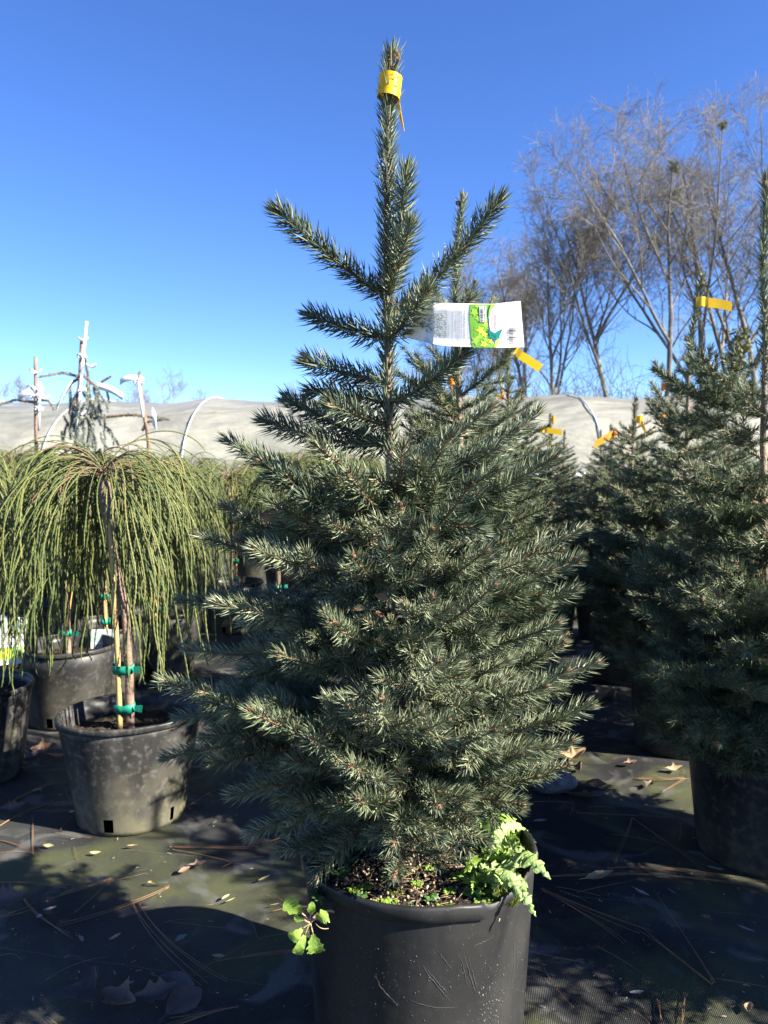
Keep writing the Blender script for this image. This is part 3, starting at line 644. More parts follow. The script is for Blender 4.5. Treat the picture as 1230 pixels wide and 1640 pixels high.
for (by, tx, ty, dz, sg) in PR:
    p0 = trunk_at(by); p2 = rel(W(tx, ty, YM+dz)); Lb = np.linalg.norm(p2-p0)
    low = by > 1000
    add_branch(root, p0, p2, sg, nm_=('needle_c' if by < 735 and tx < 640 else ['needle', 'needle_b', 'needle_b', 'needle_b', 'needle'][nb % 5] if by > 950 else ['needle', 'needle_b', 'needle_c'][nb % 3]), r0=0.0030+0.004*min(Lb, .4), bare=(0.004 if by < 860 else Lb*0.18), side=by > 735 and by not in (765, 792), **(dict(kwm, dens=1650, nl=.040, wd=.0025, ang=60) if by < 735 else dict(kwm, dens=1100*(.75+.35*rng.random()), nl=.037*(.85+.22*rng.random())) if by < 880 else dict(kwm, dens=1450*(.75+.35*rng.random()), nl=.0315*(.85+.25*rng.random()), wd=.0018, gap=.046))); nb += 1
k = 0
for i in range(18):   # rear and inner branches
    t = (i+0.5)/18; y = 780+600*t; az = math.radians(15+150*((i*0.618) % 1)) if i % 3 else math.radians((i*137.5) % 360)
    R_ = np.interp(y, [e[0] for e in env], [e[1] for e in env])*YM/1250*(0.72+0.25*rng.random())*(0.62 if y > 1130 and math.sin(az) > 0 else 1)
    p2c = trunk_at(y); p2 = p2c*np.array([1, 1, 1]) + np.array([math.cos(az)*R_, math.sin(az)*R_, 0]); rise = 0.42*(1-t)-0.08*t
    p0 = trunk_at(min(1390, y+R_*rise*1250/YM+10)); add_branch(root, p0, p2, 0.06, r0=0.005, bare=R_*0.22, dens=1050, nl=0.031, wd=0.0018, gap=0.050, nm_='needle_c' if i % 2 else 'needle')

# ---- rear spruces
def spruce(base, label, tr_pts, top_needles, envelope, nbr, pot=True, dens=480, nl=0.029, wd=0.0023, nm='needle_far', explicit=(), rise=(0.5, 0.02), seed=1, group="potted spruces", R=0.20, H=0.32, pmat='pot', loc=None, azlim=None, tops=True):
    """generic potted spruce. tr_pts world points; envelope = [(z, radius)]; parts: pot>rim, soil, trunk, crown"""
    global rng
    old = rng; rng = np.random.default_rng(seed)
    root = empty("potted_spruce", (base[0], base[1], 0.006), label, "potted tree", group); O = np.array(root.location)
    if pot: pot_parts(root, R=R, H=H, mname=pmat, seg=48, rows=6, wob=0.005)
    _, TP = trunk_mesh(root, [np.asarray(p)-O for p in tr_pts], np.linspace(0.016, 0.003, 8), needle_from=top_needles, dens=dens*2.2, nl=nl*1.1, wd=wd*1.1, lod=False, nm=nm)
    mb = MB()
    def at(z): return TP[np.argmin(np.abs(TP[:, 2]-z))]
    for (bz, tip, sg) in explicit:
        spruce_branch(mb, at(bz-O[2]), np.asarray(tip)-O, sg, lod=False, dens=dens*1.5, nl=nl, wd=wd*0.85, bare=0.004, r0=0.004)
    zlo, zhi = envelope[0][0], envelope[-1][0]
    for i in range(nbr):
        t = ((i+rng.random())/nbr); z = zlo+(zhi-zlo)*t**1.05
        R_ = np.interp(z, [e[0] for e in envelope], [e[1] for e in envelope])*(0.78+0.27*rng.random())
        az = i*2.39996+rng.normal(0, 0.25)
        c = at(z); tip = np.array([c[0]+math.cos(az)*R_, c[1]+math.sin(az)*R_, z]); rs = R_*(rise[1]+(rise[0]-rise[1])*t)
        p0 = at(max(H+0.03, z-rs)); spruce_branch(mb, p0, tip, 0.07, lod=False, dens=dens, nl=nl, wd=wd, bare=R_*0.2, r0=0.005, buds=rng.random() < 0.5)
    mb.build("crown", [nm, 'twig', 'bud'], root)
    rng = old
    return root
# spruce right behind the front one
Yb = 2.2
spruce(W(738, 1100, Yb), "spruce directly behind the front spruce, its tip beside the right upper shoot", [W(738, 1180, Yb)*np.array([1, 1, 0])+[0, 0, .3], W(742, 900, Yb), W(735, 640, Yb), W(728, 480, Yb), W(735, 370, Yb), W(741, 318, Yb)], 0.62,
       [(0.42, .24), (0.62, .34), (0.85, .32), (1.05, .24), (1.18, .17), (1.3, .10)], 70, seed=11, dens=520, wd=0.0026, nl=.033,
       explicit=[(1.28, W(826, 556, Yb-.05), .12), (1.30, W(690, 560, Yb), .05), (1.44, W(790, 480, Yb+.1), .05), (1.22, W(648, 560, Yb+.1), .08), (1.12, W(835, 640, Yb+.1), .1), (1.5, W(700, 470, Yb+.12), .1), (1.48, W(760, 455, Yb-.03), .1), (1.18, W(680, 590, Yb-.1), .1), (1.06, W(650, 640, Yb-.1), .1)])
# big right-hand spruce
Yr = 2.12; xr = 1226
BIGR = spruce(W(xr, 1100, Yr), "tall dark spruce at the right edge in a shaded black pot", [W(xr, 1200, Yr)*np.array([1, 1, 0])+[0, 0, .3], W(xr, 900, Yr), W(xr-4, 700, Yr), W(xr, 560, Yr), W(xr-4, 420, Yr), W(xr+3, 285, Yr)], 0.62,
       [(0.27, .33), (0.40, .38), (0.52, .42), (0.70, .44), (0.85, .39), (0.98, .24), (1.05, .12)], 118, seed=12, dens=560, wd=0.0027, nl=.034,
       explicit=[(1.20, W(1050, 592, Yr-.05), .10), (1.22, W(1102, 545, Yr-.1), .08), (1.20, W(1180, 600, Yr+.25), .05), (1.10, W(1118, 655, Yr-.05), .05), (1.02, W(1130, 735, Yr+.1), .08), (1.0, W(1105, 748, Yr-.22), .08), (1.15, W(1330, 560, Yr), .1), (1.2, W(1300, 640, Yr-.2), .1), (.95, W(1090, 790, Yr-.2), .1),
                 (.62, W(1150, 950, Yr-.42), .08), (.55, W(1195, 1040, Yr-.45), 0), (.5, W(1050, 1070, Yr-.38), .02), (.45, W(1100, 1180, Yr-.35), -.05), (.45, W(1150, 1190, Yr-.38), -.05), (.45, W(1210, 1200, Yr-.38), -.05)])
Y2 = 2.95
spruce(W(1092, 1100, Y2), "second right-hand spruce wearing a long yellow tape on its leader", [W(1092, 1180, Y2)*np.array([1, 1, 0])+[0, 0, .3], W(1095, 900, Y2), W(1100, 700, Y2), W(1104, 560, Y2), W(1118, 480, Y2), W(1126, 445, Y2)], 0.72,
       [(0.30, .32), (0.42, .38), (0.62, .45), (0.85, .42), (1.05, .30), (1.2, .16), (1.3, .08)], 114, seed=13, dens=430, wd=0.0033, nl=.034,
       explicit=[(1.28, W(1050, 582, Y2), .05), (1.22, W(1045, 615, Y2-.1), .08), (1.15, W(1040, 650, Y2), .05)])
Y3 = 3.9
spruce(W(1010, 1000, Y3), "third spruce down the right-hand row with orange tape, left of the taped yellow one", [W(1010, 1000, Y3)*np.array([1, 1, 0])+[0, 0, .3], W(1010, 850, Y3), W(1012, 750, Y3), W(1018, 640, Y3)], 0.8,
       [(0.42, .36), (0.65, .43), (0.85, .40), (1.02, .30), (1.2, .16), (1.3, .08)], 90, seed=14, dens=360, wd=0.0034, nl=.030)
# three templates, copied down the rows
def generic(seed, loc, label, Ht=1.45, lab2=None):
    b = np.array([loc[0], loc[1], 0])
    return spruce(b, label, [b+[0, 0, .3], b+[.01, 0, .7], b+[0, .01, 1.0], b+[.015, 0, Ht*.85], b+[.01, 0, Ht]], 0.8,
       [(0.40, .30), (0.58, .42), (0.8, .38), (1.0, .27), (Ht-.22, .13), (Ht-.1, .06)], 84, seed=seed, dens=360, wd=0.0033, nl=.029)
gl = lambda x, Y_: (W(x, 750, Y_)[0], Y_)
tA = generic(21, gl(808, 3.15), "sparse-topped spruce behind the tag with yellow tape on its bare leader", 1.53)
tB = generic(22, gl(975, 4.9), "spruce with folded orange tape on its tip in front of the greenhouse seam", 1.33)
tC = generic(23, gl(722, 3.3), "spruce with a small orange tape showing through the front spruce", 1.50)
for (src, x, Y_, s, rz, lab) in [(tA, 880, 5.0, .92, 1.2, "far spruce with a yellow and white tape right of the front spruce"), (tC, 846, 4.1, .93, 2.2, "spruce peeping out at the right shoulder of the front spruce"),
        (tB, 1072, 6.2, 1.0, .6, "far spruce behind the orange taped one with a pale yellow tape"), (tA, 905, 6.6, .9, 2.9, "small far spruce just left of the greenhouse seam"), (tC, 1160, 4.3, 1.0, 4.0, "spruce half hidden behind the tall right-hand spruce"),
        (tB, 780, 5.4, 1.0, 5.0, "far spruce in the row behind the taped bare leader"), (tA, 660, 4.6, .9, 3.6, "far spruce hidden mostly behind the front trunk"), (tB, 1290, 3.2, 1.0, 1.9, "spruce beyond the right edge of the photo behind the tallest spruce"),
        (tC, 1180, 6.0, .95, 2.5, "far spruce low in the gap right of the yellow tape"), (tA, 960, 8.0, .95, 0.4, "farthest spruce in the right-hand rows")]:
    g = gl(x, Y_); copy_thing(src, (g[0], g[1], 0.006), rz, s, lab, "potted spruces")
# spruces standing outside the frame on the sunny side; they shade the right-hand ground
for (src, x, y, s, rz, lab) in [(tC, 1.36, 1.42, 0.97, 1.1, "spruce in the next row on the right, just out of the photo"), (tC, 2.3, 1.15, 1.15, 5.3, "spruce in the second row on the right, out of the photo")]:
    copy_thing(src, (x, y, 0.006), rz, s, lab, "potted spruces")

# ------------------------------------------------------------------ weeping cord-leaved cypresses
def cypress(seed, label, loc, head=1.04, lean=(0, 0), nst=70, detail=True, stake='lean', gapf=False):
    r_ = np.random.default_rng(seed)
    root = empty("weeping_cypress", (loc[0], loc[1], 0.006), label, "potted tree", "weeping cypresses on short trunks")
    pot_parts(root, R=0.20, H=0.32, taper=0.80, mname='pot_dusty' if detail else 'pot', seg=72 if detail else 40, rows=10 if detail else 5, wob=0.010, soil_z=0.262, holes=(math.radians(-97), math.radians(-30), math.radians(60), math.radians(170)), lip=0.012)
    hx, hy = lean; mb = MB()
    tp = np.array([[hx*0+.0, 0, .255], [.0, 0, .42], [-.008, .0, .62], [hx*.5-.012, hy*.5, .82], [hx*.9, hy*.9, head-.06], [hx, hy, head]]); P = resamp(tp, 24)
    R_ = np.interp(np.linspace(0, 1, 24), [0, .5, .8, .88, .95, 1], [.0135, .0125, .0135, .021, .0195, .015])*(1+.06*r_.random(24)); V, F = tubes(P, R_, 10); mb.add(V, F)
    for k in range(7): i = int(r_.integers(4, 20)); V, F = tubes(np.array([P[i], P[i]+nrm(r_.normal(0, 1, 3))*.017]), np.array([.005, .003]), 6); mb.add(V, F)
    mb.build("trunk", 'cypbark', root)
    head_p = P[-1]
    def strands(start, az, th0, L, turn, n, end_th=3.05):
        B = len(az); s = np.linspace(0, 1, n)[None, :]*L[:, None]
        th = th0[:, None]+(end_th-th0[:, None])*np.clip(s/turn[:, None], 0, 1)**1.15
        az_ = az[:, None]+0.10*np.sin(s*9+az[:, None]*7)+0*th
        th = th+0.05*np.sin(s*17+az[:, None]*5)
        d = np.stack([np.sin(th)*np.cos(az_), np.sin(th)*np.sin(az_), np.cos(th)], -1); ds = (L/(n-1))[:, None, None]
        P = start[:, None, :]+np.concatenate([np.zeros((B, 1, 3)), np.cumsum((d[:, 1:]+d[:, :-1])/2*ds, axis=1)], axis=1)
        ph = r_.random((B, 3))*6.28; u_ = np.linspace(0, 1, n)[None, :]; P[:, :, 0] += .009*u_*np.sin(s*(14+9*ph[:, :1]/6)+ph[:, 1:2]); P[:, :, 1] += .009*u_*np.sin(s*(12+9*ph[:, 2:]/6)+ph[:, :1]); return P
    az = (r_.random(nst)*6.283 if not gapf else math.radians(-90)+math.radians(32)+r_.random(nst)*math.radians(296)); th0 = np.radians(6+74*r_.random(nst)); L = .26+.50*r_.random(nst); turn = .12+.30*r_.random(nst)**1.2
    Pm = strands(np.repeat(head_p[None], nst, 0)+r_.normal(0, .007, (nst, 3)), az, th0, L, turn, 30)
    bs = []; baz = []; bth = []; bL = []; bt = []
    for i in range(nst):
        for q in range(5):
            j = int(r_.integers(1, 17)); bs.append(Pm[i, j]); baz.append(az[i]+r_.normal(0, .3 if gapf else .8)); T = nrm(Pm[i, j+1]-Pm[i, j]); bth.append(min(2.3, math.acos(np.clip(T[2], -1, 1))+r_.normal(.1, .25))); bL.append(.22+.36*r_.random()); bt.append(.12+.24*r_.random())
    Pb = strands(np.array(bs), np.array(baz), np.array(bth), np.array(bL), np.array(bt), 26)
    lo = 0.45
    for Q in (Pm, Pb): Q[:, :, 2] = np.where(Q[:, :, 2] < lo, lo+(Q[:, :, 2]-lo)*.30, Q[:, :, 2])
    mc = MB()
    for Q, w_, nn in ((Pm, 1.0, 74), (Pb, .85, 60)):
        B, N, _ = Q.shape
        if detail: t = np.linspace(0, N-1, nn)
        else: t = np.linspace(0, N-1, N)
        i0 = np.clip(t.astype(int), 0, N-2); f = (t-i0)[None, :, None]; QQ = Q[:, i0]*(1-f)+Q[:, i0+1]*f; n = QQ.shape[1]
        u = np.linspace(0, 1, n)[None, :]; rad = (.0013+.0011*np.clip(u*3, 0, 1))*np.clip((1.02-u)*12, .3, 1)*w_
        rad = np.repeat(rad, B, 0)*(1+(.60 if detail else .3)*((np.arange(n) % 2)*2-1)[None, :]*.5)*(0.85+.3*r_.random((B, 1)))
        h = 1 if w_ == 1.0 else 0; cut = int(n*.36) if h else 0
        azp = np.arctan2(QQ[:, -1, 1]-QQ[:, 0, 1], QQ[:, -1, 0]-QQ[:, 0, 0]); ref = np.stack([-np.sin(azp), np.cos(azp), 0*azp], 1)
        if cut: V, F = tubes(QQ[:, :cut+1], rad[:, :cut+1], 5, ref=ref, cap=False); mc.add(V, F, 1)
        V, F = tubes(QQ[:, cut:], rad[:, cut:], 5, ref=ref); mc.add(V, F, 0)
    mc.build("crown", ['cyp', 'cypwood'], root)
    ms = MB(); sk = {'lean': [[-.026, -.016, .25], [-.030, -.014, .50], [-.045, -.01, .90]], 'cross': [[-.03, 0, .25], [.075, .01, .92]]}[stake]; Ps = resamp(np.array(sk), 14)
    V, F = tubes(Ps, .0085*(1+.12*(np.arange(14) % 4 == 0)), 8); ms.add(V, F); ms.build("stake", 'bamboo', root)
    for z in (.335, .455) if stake == 'lean' else (.37, .62):
        mt = MB(); a = np.linspace(0, 2*np.pi, 25); c = (P[np.argmin(np.abs(P[:, 2]-z))]+Ps[np.argmin(np.abs(Ps[:, 2]-z))])/2; c[2] = z
        for dz in (0, .007):
            for i in range(24):
                pass
        e1 = .033 if stake == 'lean' else .024; ring = np.stack([c[0]+e1*np.cos(a), c[1]+.019*np.sin(a), z+.004*np.sin(a)], 1); hgt = .011+.004*r_.random(25)
        V = np.concatenate([ring-[0, 0, 1]*hgt[:, None], ring+[0, 0, 1]*hgt[:, None]*.9, (ring-c)*.90+c-[0, 0, 1]*hgt[:, None], (ring-c)*.90+c+[0, 0, 1]*hgt[:, None]*.9])
        i = np.arange(24); F = np.concatenate([np.stack([i, i+1, 25+i+1, 25+i], 1), np.stack([50+i+1, 50+i, 75+i, 75+i+1], 1), np.stack([25+i, 25+i+1, 75+i+1, 75+i], 1), np.stack([i+1, i, 50+i, 50+i+1], 1)]); mt.add(V, F)
        kn = c+np.array([.036, -.016, 0]); V = kn+np.array([[0, 0, -.008], [.022, -.004, -.012], [.025, -.004, .010], [0, 0, .009]]); V2 = V+np.array([0, .002, 0]); mt.add(np.concatenate([V, V2]), np.array([[0, 1, 2, 3], [7, 6, 5, 4], [0, 4, 5, 1], [1, 5, 6, 2], [2, 6, 7, 3], [3, 7, 4, 0]]), 0, False)
        mt.build("tie", 'tie', root)
    return root
g = gl(201, 2.36)
cypA = cypress(31, "nearest weeping cypress, dusty black pot in front and a curved brown trunk tied to bamboo", g, head=1.035, lean=(-.075, .02), nst=80, gapf=True)
g = gl(102, 3.27)
cypB = cypress(32, "weeping cypress just behind the nearest one, its bamboo stake crossing the trunk", g, head=1.02, lean=(.10, 0), nst=74, detail=False, stake='cross')
g = gl(255, 4.05)
cypC = cypress(33, "weeping cypress in a plain pot right of the nearest cypress and behind it", g, head=.98, lean=(.02, 0), nst=70, detail=False)
cg = "weeping cypresses on short trunks"
for (src, X_, Y_, s, rz, lab) in [
    (cypA, -1.43, 2.66, 1.0, 2.1, "weeping cypress whose pot is cut off by the left edge"),
    (cypC, -1.34, 3.72, 1.0, 1.4, "weeping cypress behind the crossing stake with two tied stems"),
    (cypB, -2.05, 3.45, 1.0, 3.9, "weeping cypress by the left edge behind a picture tag"),
    (cypC, -2.0, 4.25, 1.0, 5.1, "weeping cypress in the third row at the far left"),
    (cypB, -1.75, 5.0, 1.0, 2.5, "weeping cypress in the fourth row, second pot from the left"),
    (cypC, -1.0, 5.1, 1.0, 3.4, "weeping cypress in the fourth row behind the plain pot"),
    (cypB, -.62, 4.55, 1.0, .7, "weeping cypress showing between the cypress pots and the front spruce"),
    (cypC, -.28, 5.3, 1.0, 4.6, "weeping cypress seen behind the left branches of the front spruce"),
    (cypB, -2.6, 5.3, 1.05, 1.1, "weeping cypress far left in the fourth row"),
    (cypC, -1.5, 6.0, 1.05, .2, "weeping cypress in the fifth row near the white stake"),
    (cypB, -.75, 6.2, 1.05, 5.6, "weeping cypress in the fifth row with reddish tips above the stakes"),
    (cypC, -2.4, 6.4, 1.05, 2.9, "weeping cypress in the fifth row at the far left"),
    (cypB, -.2, 6.9, 1.05, 1.8, "weeping cypress in the last row left of the front spruce"),
    (cypC, -1.2, 7.2, 1.05, 4.0, "weeping cypress in the last row behind the tied stakes"),
    (cypB, -3.3, 6.0, 1.05, 3.1, "weeping cypress at the far left end of the last row"),
    (cypC, .35, 5.9, 1.0, 3.0, "weeping cypress glimpsed through the middle of the front spruce"),
    (cypB, -2.1, 7.4, 1.05, 5.0, "weeping cypress in the last row under the blue spruces")]:
    copy_thing(src, (X_, Y_, .006), rz, s, lab, cg)

# ------------------------------------------------------------------ blue spruces with white stakes
def blue_spruce(label, Y_, trunk, stake, brs, ties, hang=(), seed=1, body=None):
    global rng
    old = rng; rng = np.random.default_rng(seed)
    base = W(trunk[0][0], 750, Y_)*np.array([1, 1, 0]); root = empty("weeping_blue_spruce", base, label, "potted tree", "staked blue spruces"); O = base
    pot_parts(root, R=.2, H=.32, seg=32, rows=4)
    mb = MB(); tp = [base+[0, 0, .28]]+[W(x, y, Y_) for x, y in trunk]; tp = [p-O for p in tp]; V, F = tubes(resamp(np.array(tp), 20), np.linspace(.02, .012, 20), 8); mb.add(V, F, 1)
    needle_coat(mb, resamp(np.array(tp[-3:]), 10), 700, .022, .0045, False, 0, ang=45); mb.build("trunk", ['needle_blue', 'cypbark'], root)
    mc = MB()
    for pts in brs:
        P = resamp(np.array([W(x, y, Y_+dz)-O for x, y, dz in pts]), 10); V, F = tubes(P, np.linspace(.010, .005, 10), 5); mc.add(V, F, 1); needle_coat(mc, P, 900, .024, .0042, False, 0)
    if body:
        for k in range(body[4]):
            x = body[0]+(body[1]-body[0])*rng.random(); y = body[2]+(body[3]-body[2])*rng.random()**.8; a = W(x, y, Y_+rng.normal(0, .1))-O; b = a+np.array([rng.normal(0, .05), rng.normal(0, .05), -.10-.08*rng.random()]); P = bez(a, (a+b)/2+rng.normal(0, .02, 3), b, 6); V, F = tubes(P, np.full(6, .004), 4); mc.add(V, F, 1); needle_coat(mc, P, 900, .022, .0042, False, 0)
    mc.build("crown", ['needle_blue', 'twig'], root)
    ms = MB(); V, F = tubes(np.array([W(*stake[0], Y_-.04)-O, W(*stake[1], Y_-.04)-O]), np.full(2, .009), 8); ms.add(V, F); ms.build("stake", 'white', root)
    for (x, y, r) in ties:
        mt = MB(); c = W(x, y, Y_-.045)-O; a = np.linspace(0, 6.283, 13); pts = np.stack([c[0]+r*np.cos(a), c[1]+.03*np.sin(a), c[2]+.35*r*np.sin(a*2+x)], 1); V, F = tubes(pts, np.full(13, .006), 5); mt.add(V, F); mt.build("tie", 'white', root)
    for (a, b, c, wd_) in hang:
        mt = MB(); P = bez(W(*a, Y_-.05)-O, W(*b, Y_-.09)-O, W(*c, Y_-.06)-O, 8); dz = np.array([0, 0, wd_]); V = np.concatenate([P-dz/2, P+dz/2, P-dz/2+[0, .003, 0], P+dz/2+[0, .003, 0]]); i = np.arange(7); F = np.concatenate([np.stack([i, i+1, 8+i+1, 8+i], 1), np.stack([16+i+1, 16+i, 24+i, 24+i+1], 1), np.stack([8+i, 8+i+1, 24+i+1, 24+i], 1), np.stack([i+1, i, 16+i, 16+i+1], 1)]); mt.add(V, F); mt.build("ribbon", 'white', root)
    rng = old
blue_spruce("tallest blue spruce tied to a white stake above the cypresses", 5.6, [(122, 700), (127, 620), (131, 545)], ((121, 698), (139, 515)), [[(126, 603, 0), (100, 597, 0), (62, 604, -.1)], [(126, 606, 0), (112, 615, 0), (90, 655, -.05)], [(134, 560, 0), (141, 600, .05), (146, 650, .1)], [(128, 620, 0), (118, 650, -.05), (112, 690, -.1)], [(131, 600, 0), (155, 620, 0), (162, 665, 0)], [(150, 625, 0), (165, 610, 0), (176, 604, 0)], [(150, 670, 0), (210, 664, 0), (270, 672, 0)]],
   [(133, 543, .03), (131, 570, .03), (128, 625, .04), (127, 661, .05), (146, 585, .03)], [((156, 618), (180, 622), (197, 636), .05), ((91, 656), (100, 630), (116, 608), .02)], seed=5, body=(98, 178, 610, 700, 46))
blue_spruce("blue spruce knotted with white tape at the far left", 5.9, [(58, 700), (57, 620), (57, 572)], ((62, 690), (64, 612)), [[(58, 645, 0), (25, 640, 0), (-6, 650, 0)], [(58, 602, 0), (56, 592, 0), (57, 580, 0)], [(60, 640, 0), (78, 642, 0), (86, 655, 0)]], [(57, 594, .04), (56, 622, .06), (60, 634, .05), (70, 636, .04), (62, 654, .03)], [((28, 637), (40, 628), (56, 624), .05)], seed=6)
blue_spruce("bare-topped blue spruce on a leaning white stake right of the tallest", 5.4, [(238, 700), (228, 650), (223, 600)], ((229, 668), (222, 610)), [[(228, 690, 0), (235, 676, 0), (262, 672, 0)], [(223, 606, 0), (223, 600, 0), (224, 597, 0)]], [(222, 607, .03), (222, 613, .03)], [((192, 612), (203, 602), (220, 606), .04), ((244, 666), (252, 676), (250, 694), .12)], seed=7)

# ------------------------------------------------------------------ tapes
def strip(name, P, wdir, width, mname, label, cat, group=None, th=.0006, origin=None):
    P = np.array(P, float); n = len(P); wdir = np.asarray(wdir, float)
    wdir = np.broadcast_to(wdir, P.shape); T = nrm(np.gradient(P, axis=0)); N = nrm(np.cross(T, wdir)); w_ = np.broadcast_to(np.asarray(width, float), (n,))[:, None]/2
    V = np.concatenate([P-wdir*w_-N*th, P+wdir*w_-N*th, P-wdir*w_+N*th, P+wdir*w_+N*th]); i = np.arange(n-1)
    F = np.concatenate([np.stack([i, i+1, n+i+1, n+i], 1), np.stack([2*n+i+1, 2*n+i, 3*n+i, 3*n+i+1], 1), np.stack([n+i, n+i+1, 3*n+i+1, 3*n+i], 1), np.stack([i+1, i, 2*n+i, 2*n+i+1], 1), ])
    mb = MB(); mb.add(V, F, 0, False); mb.add(np.zeros((0, 3)), np.array([[0, n, 3*n, 2*n], [n-1, 3*n-1, 4*n-1, 2*n-1][::-1]])-mb.n)
    return tag(mb.build(name, mname, origin=(origin if origin is not None else P[0])), label, cat, group)
# the front leader's band, one open loop and a tail
c = W(623, 140, YM-.0); a = np.radians(np.linspace(205, -62, 34)) ; a = np.radians(np.linspace(150, 505, 44))
rx, ry = .0195, .020
P = np.stack([c[0]+rx*np.cos(a)+.001, c[1]+ry*np.sin(a), c[2]-.003*np.cos(a)], 1)
tail = np.array([W(634, 142, YM+.010), W(639, 175, YM+.014), W(647, 210, YM+.012)])
strip("flagging_tape", P, nrm(np.array([.12, 0, 1.0])), .038, 'yellow', "yellow tape wrapped round the tip of the front spruce", "tape", "flagging tapes")
strip("tape_tail", resamp(tail, 8), np.array([.9, -.4, 0]), np.linspace(.010, .002, 8), 'yellow', "loose pointed yellow tape end hanging below the wrapped tip", "tape", "flagging tapes")
def flag(pts, Y_, width, mname, label, wd=(0, 0, 1), loop=.016):
    "tape looped round a stem, free end standing out"
    c = W(*pts[0], Y_); e = np.array([W(x, y, Y_-.01-.01*i) for i, (x, y) in enumerate(pts)]); d = nrm(e[1]-e[0]); a = np.linspace(.5, 5.8, 14)
    lp = np.stack([c[0]+loop*np.cos(a)*np.sign(d[0]), c[1]+loop*np.sin(a), np.full(14, c[2])], 1); P = np.concatenate([lp, resamp(e[0:], 9)[2:]])
    strip("flagging_tape", P, nrm(np.array(wd, float)), width, mname, label, "tape", "flagging tapes")
flag([(1122, 484), (1150, 486), (1172, 491)], Y2-.01, .035, 'yellow', "long yellow tape on the leader of the second right-hand spruce")
flag([(822, 562), (842, 574), (866, 590)], 3.12, .034, 'yellow', "golden tape hanging below the right corner of the plant tag", (.5, 0, .86))
flag([(803, 634), (797, 637), (790, 644)], 4.0, .035, 'orange', "short orange tape left of the bare leader under the plant tag", (.3, 0, .95))
flag([(868, 688), (884, 690), (900, 693)], 4.9, .035, 'yellow', "pale yellow tape with a white end right of the front spruce")
flag([(984, 694), (970, 702), (952, 712)], 4.85, .05, 'orange', "folded orange tape on the far spruce left of the dark right-hand row", (.2, 0, 1))
flag([(722, 609), (722, 614), (724, 618)], 3.25, .035, 'orange', "tiny orange tape beside the trunk of the spruce behind")
flag([(1060, 668), (1064, 674), (1062, 682)], 4.0, .035, 'orange', "orange tape deep among the branches below the yellow tape")
flag([(1024, 672), (1030, 682), (1034, 692)], 3.85, .035, 'yellow', "yellow tape left of the orange one in the right-hand row")
flag([(1062, 620), (1066, 618), (1070, 616)], 6.1, .06, 'orange', "small orange tape just under the yellow taped leader")
flag([(886, 672), (886, 682), (886, 686)], 6.5, .06, 'orange', "upright orange tape above the pale yellow one")

# ------------------------------------------------------------------ printed plant tag (zoomed-photo coordinates u,v -> world)
def tagpt(u, v, off=0.0):
    u = np.asarray(u, float); v = np.asarray(v, float)
    x = 640+u/4.73; y = 440+v/4.73; t = np.clip((u-250)/660, -.4, 1.05)
    Yd = 1.322-.012*t-.008*np.sin(np.clip(t, 0, 1)*np.pi)+.35*np.clip(-t, 0, 1)**1.3
    a = (x-615)/F_; b = (820-y)/F_; dy = b*math.sin(PITCH)+math.cos(PITCH); dz = b*math.cos(PITCH)-math.sin(PITCH); k = (Yd-off)/dy
    return np.stack([a*k, Yd-off+0*a, CAMZ+dz*k], -1)
tb = MB()
def top_v(u): return np.interp(u, [0, 100, 260, 365, 700, 905], [492, 330, 213, 215, 222, 200])
def bot_v(u): return np.interp(u, [0, 60, 230, 360, 700, 935], [494, 478, 520, 540, 553, 547])
us = np.linspace(20, 915, 70); vs_ = np.linspace(0, 1, 6)
Vt = []
for side in (0, 1):
    for u in us:
        tv, bv = top_v(u), bot_v(u)
        for q in vs_: Vt.append(tagpt(u+(q*28 if u > 700 else 0)*((u-700)/215 if u > 700 else 0), tv+(bv-tv)*q, 0.0 if side == 0 else -.0007))
n = len(us)*6; i = (np.arange(len(us)-1)[:, None]*6+np.arange(5)[None, :]).ravel(); Q1 = np.stack([i, i+6, i+7, i+1], 1)
tb.add(np.array(Vt), [Q1[:, ::-1], Q1+n], 0)
ed = []
for s0, s1 in ([(k*6, (k+1)*6) for k in range(len(us)-1)]+[(k*6+5, (k+1)*6+5) for k in range(len(us)-1)]+[(len(us)*6-6+k, len(us)*6-5+k) for k in range(5)]): ed.append([s0, s1, s1+n, s0+n])
tb.add(np.zeros((0, 3)), np.array(ed)-tb.n, 0)
TM = ['t_white', 't_green', 't_lime', 't_yel', 't_teal', 't_dteal', 't_ink', 't_pale', 't_logo', 't_oval', 't_pict', 't_pict2', 't_line']
def poly(uv, m, off=.0006, thin=None):
    "filled print area: fan from centroid, subdivided so it follows the card"
    uv = np.array(uv, float); c = uv.mean(0); V = np.concatenate([tagpt(uv[:, 0], uv[:, 1], off), tagpt([c[0]], [c[1]], off)]); k = len(uv); i = np.arange(k); tb.add(V, np.stack([i, (i+1) % k, np.full(k, k)], 1), TM.index(m), False)
def band(ul, ur, m, off, v0=224, v1=551, n=24):
    v = np.linspace(v0, v1, n); L_ = np.array([ul(q) for q in v]); R_ = np.array([ur(q) for q in v]); cols = 6; V = []
    for c_ in range(cols+1): V.append(tagpt(L_+(R_-L_)*c_/cols, v, off))
    V = np.concatenate(V); i = (np.arange(cols)[:, None]*n+np.arange(n-1)[None, :]).ravel(); tb.add(V, np.stack([i, i+n, i+n+1, i+1], 1), TM.index(m), False)
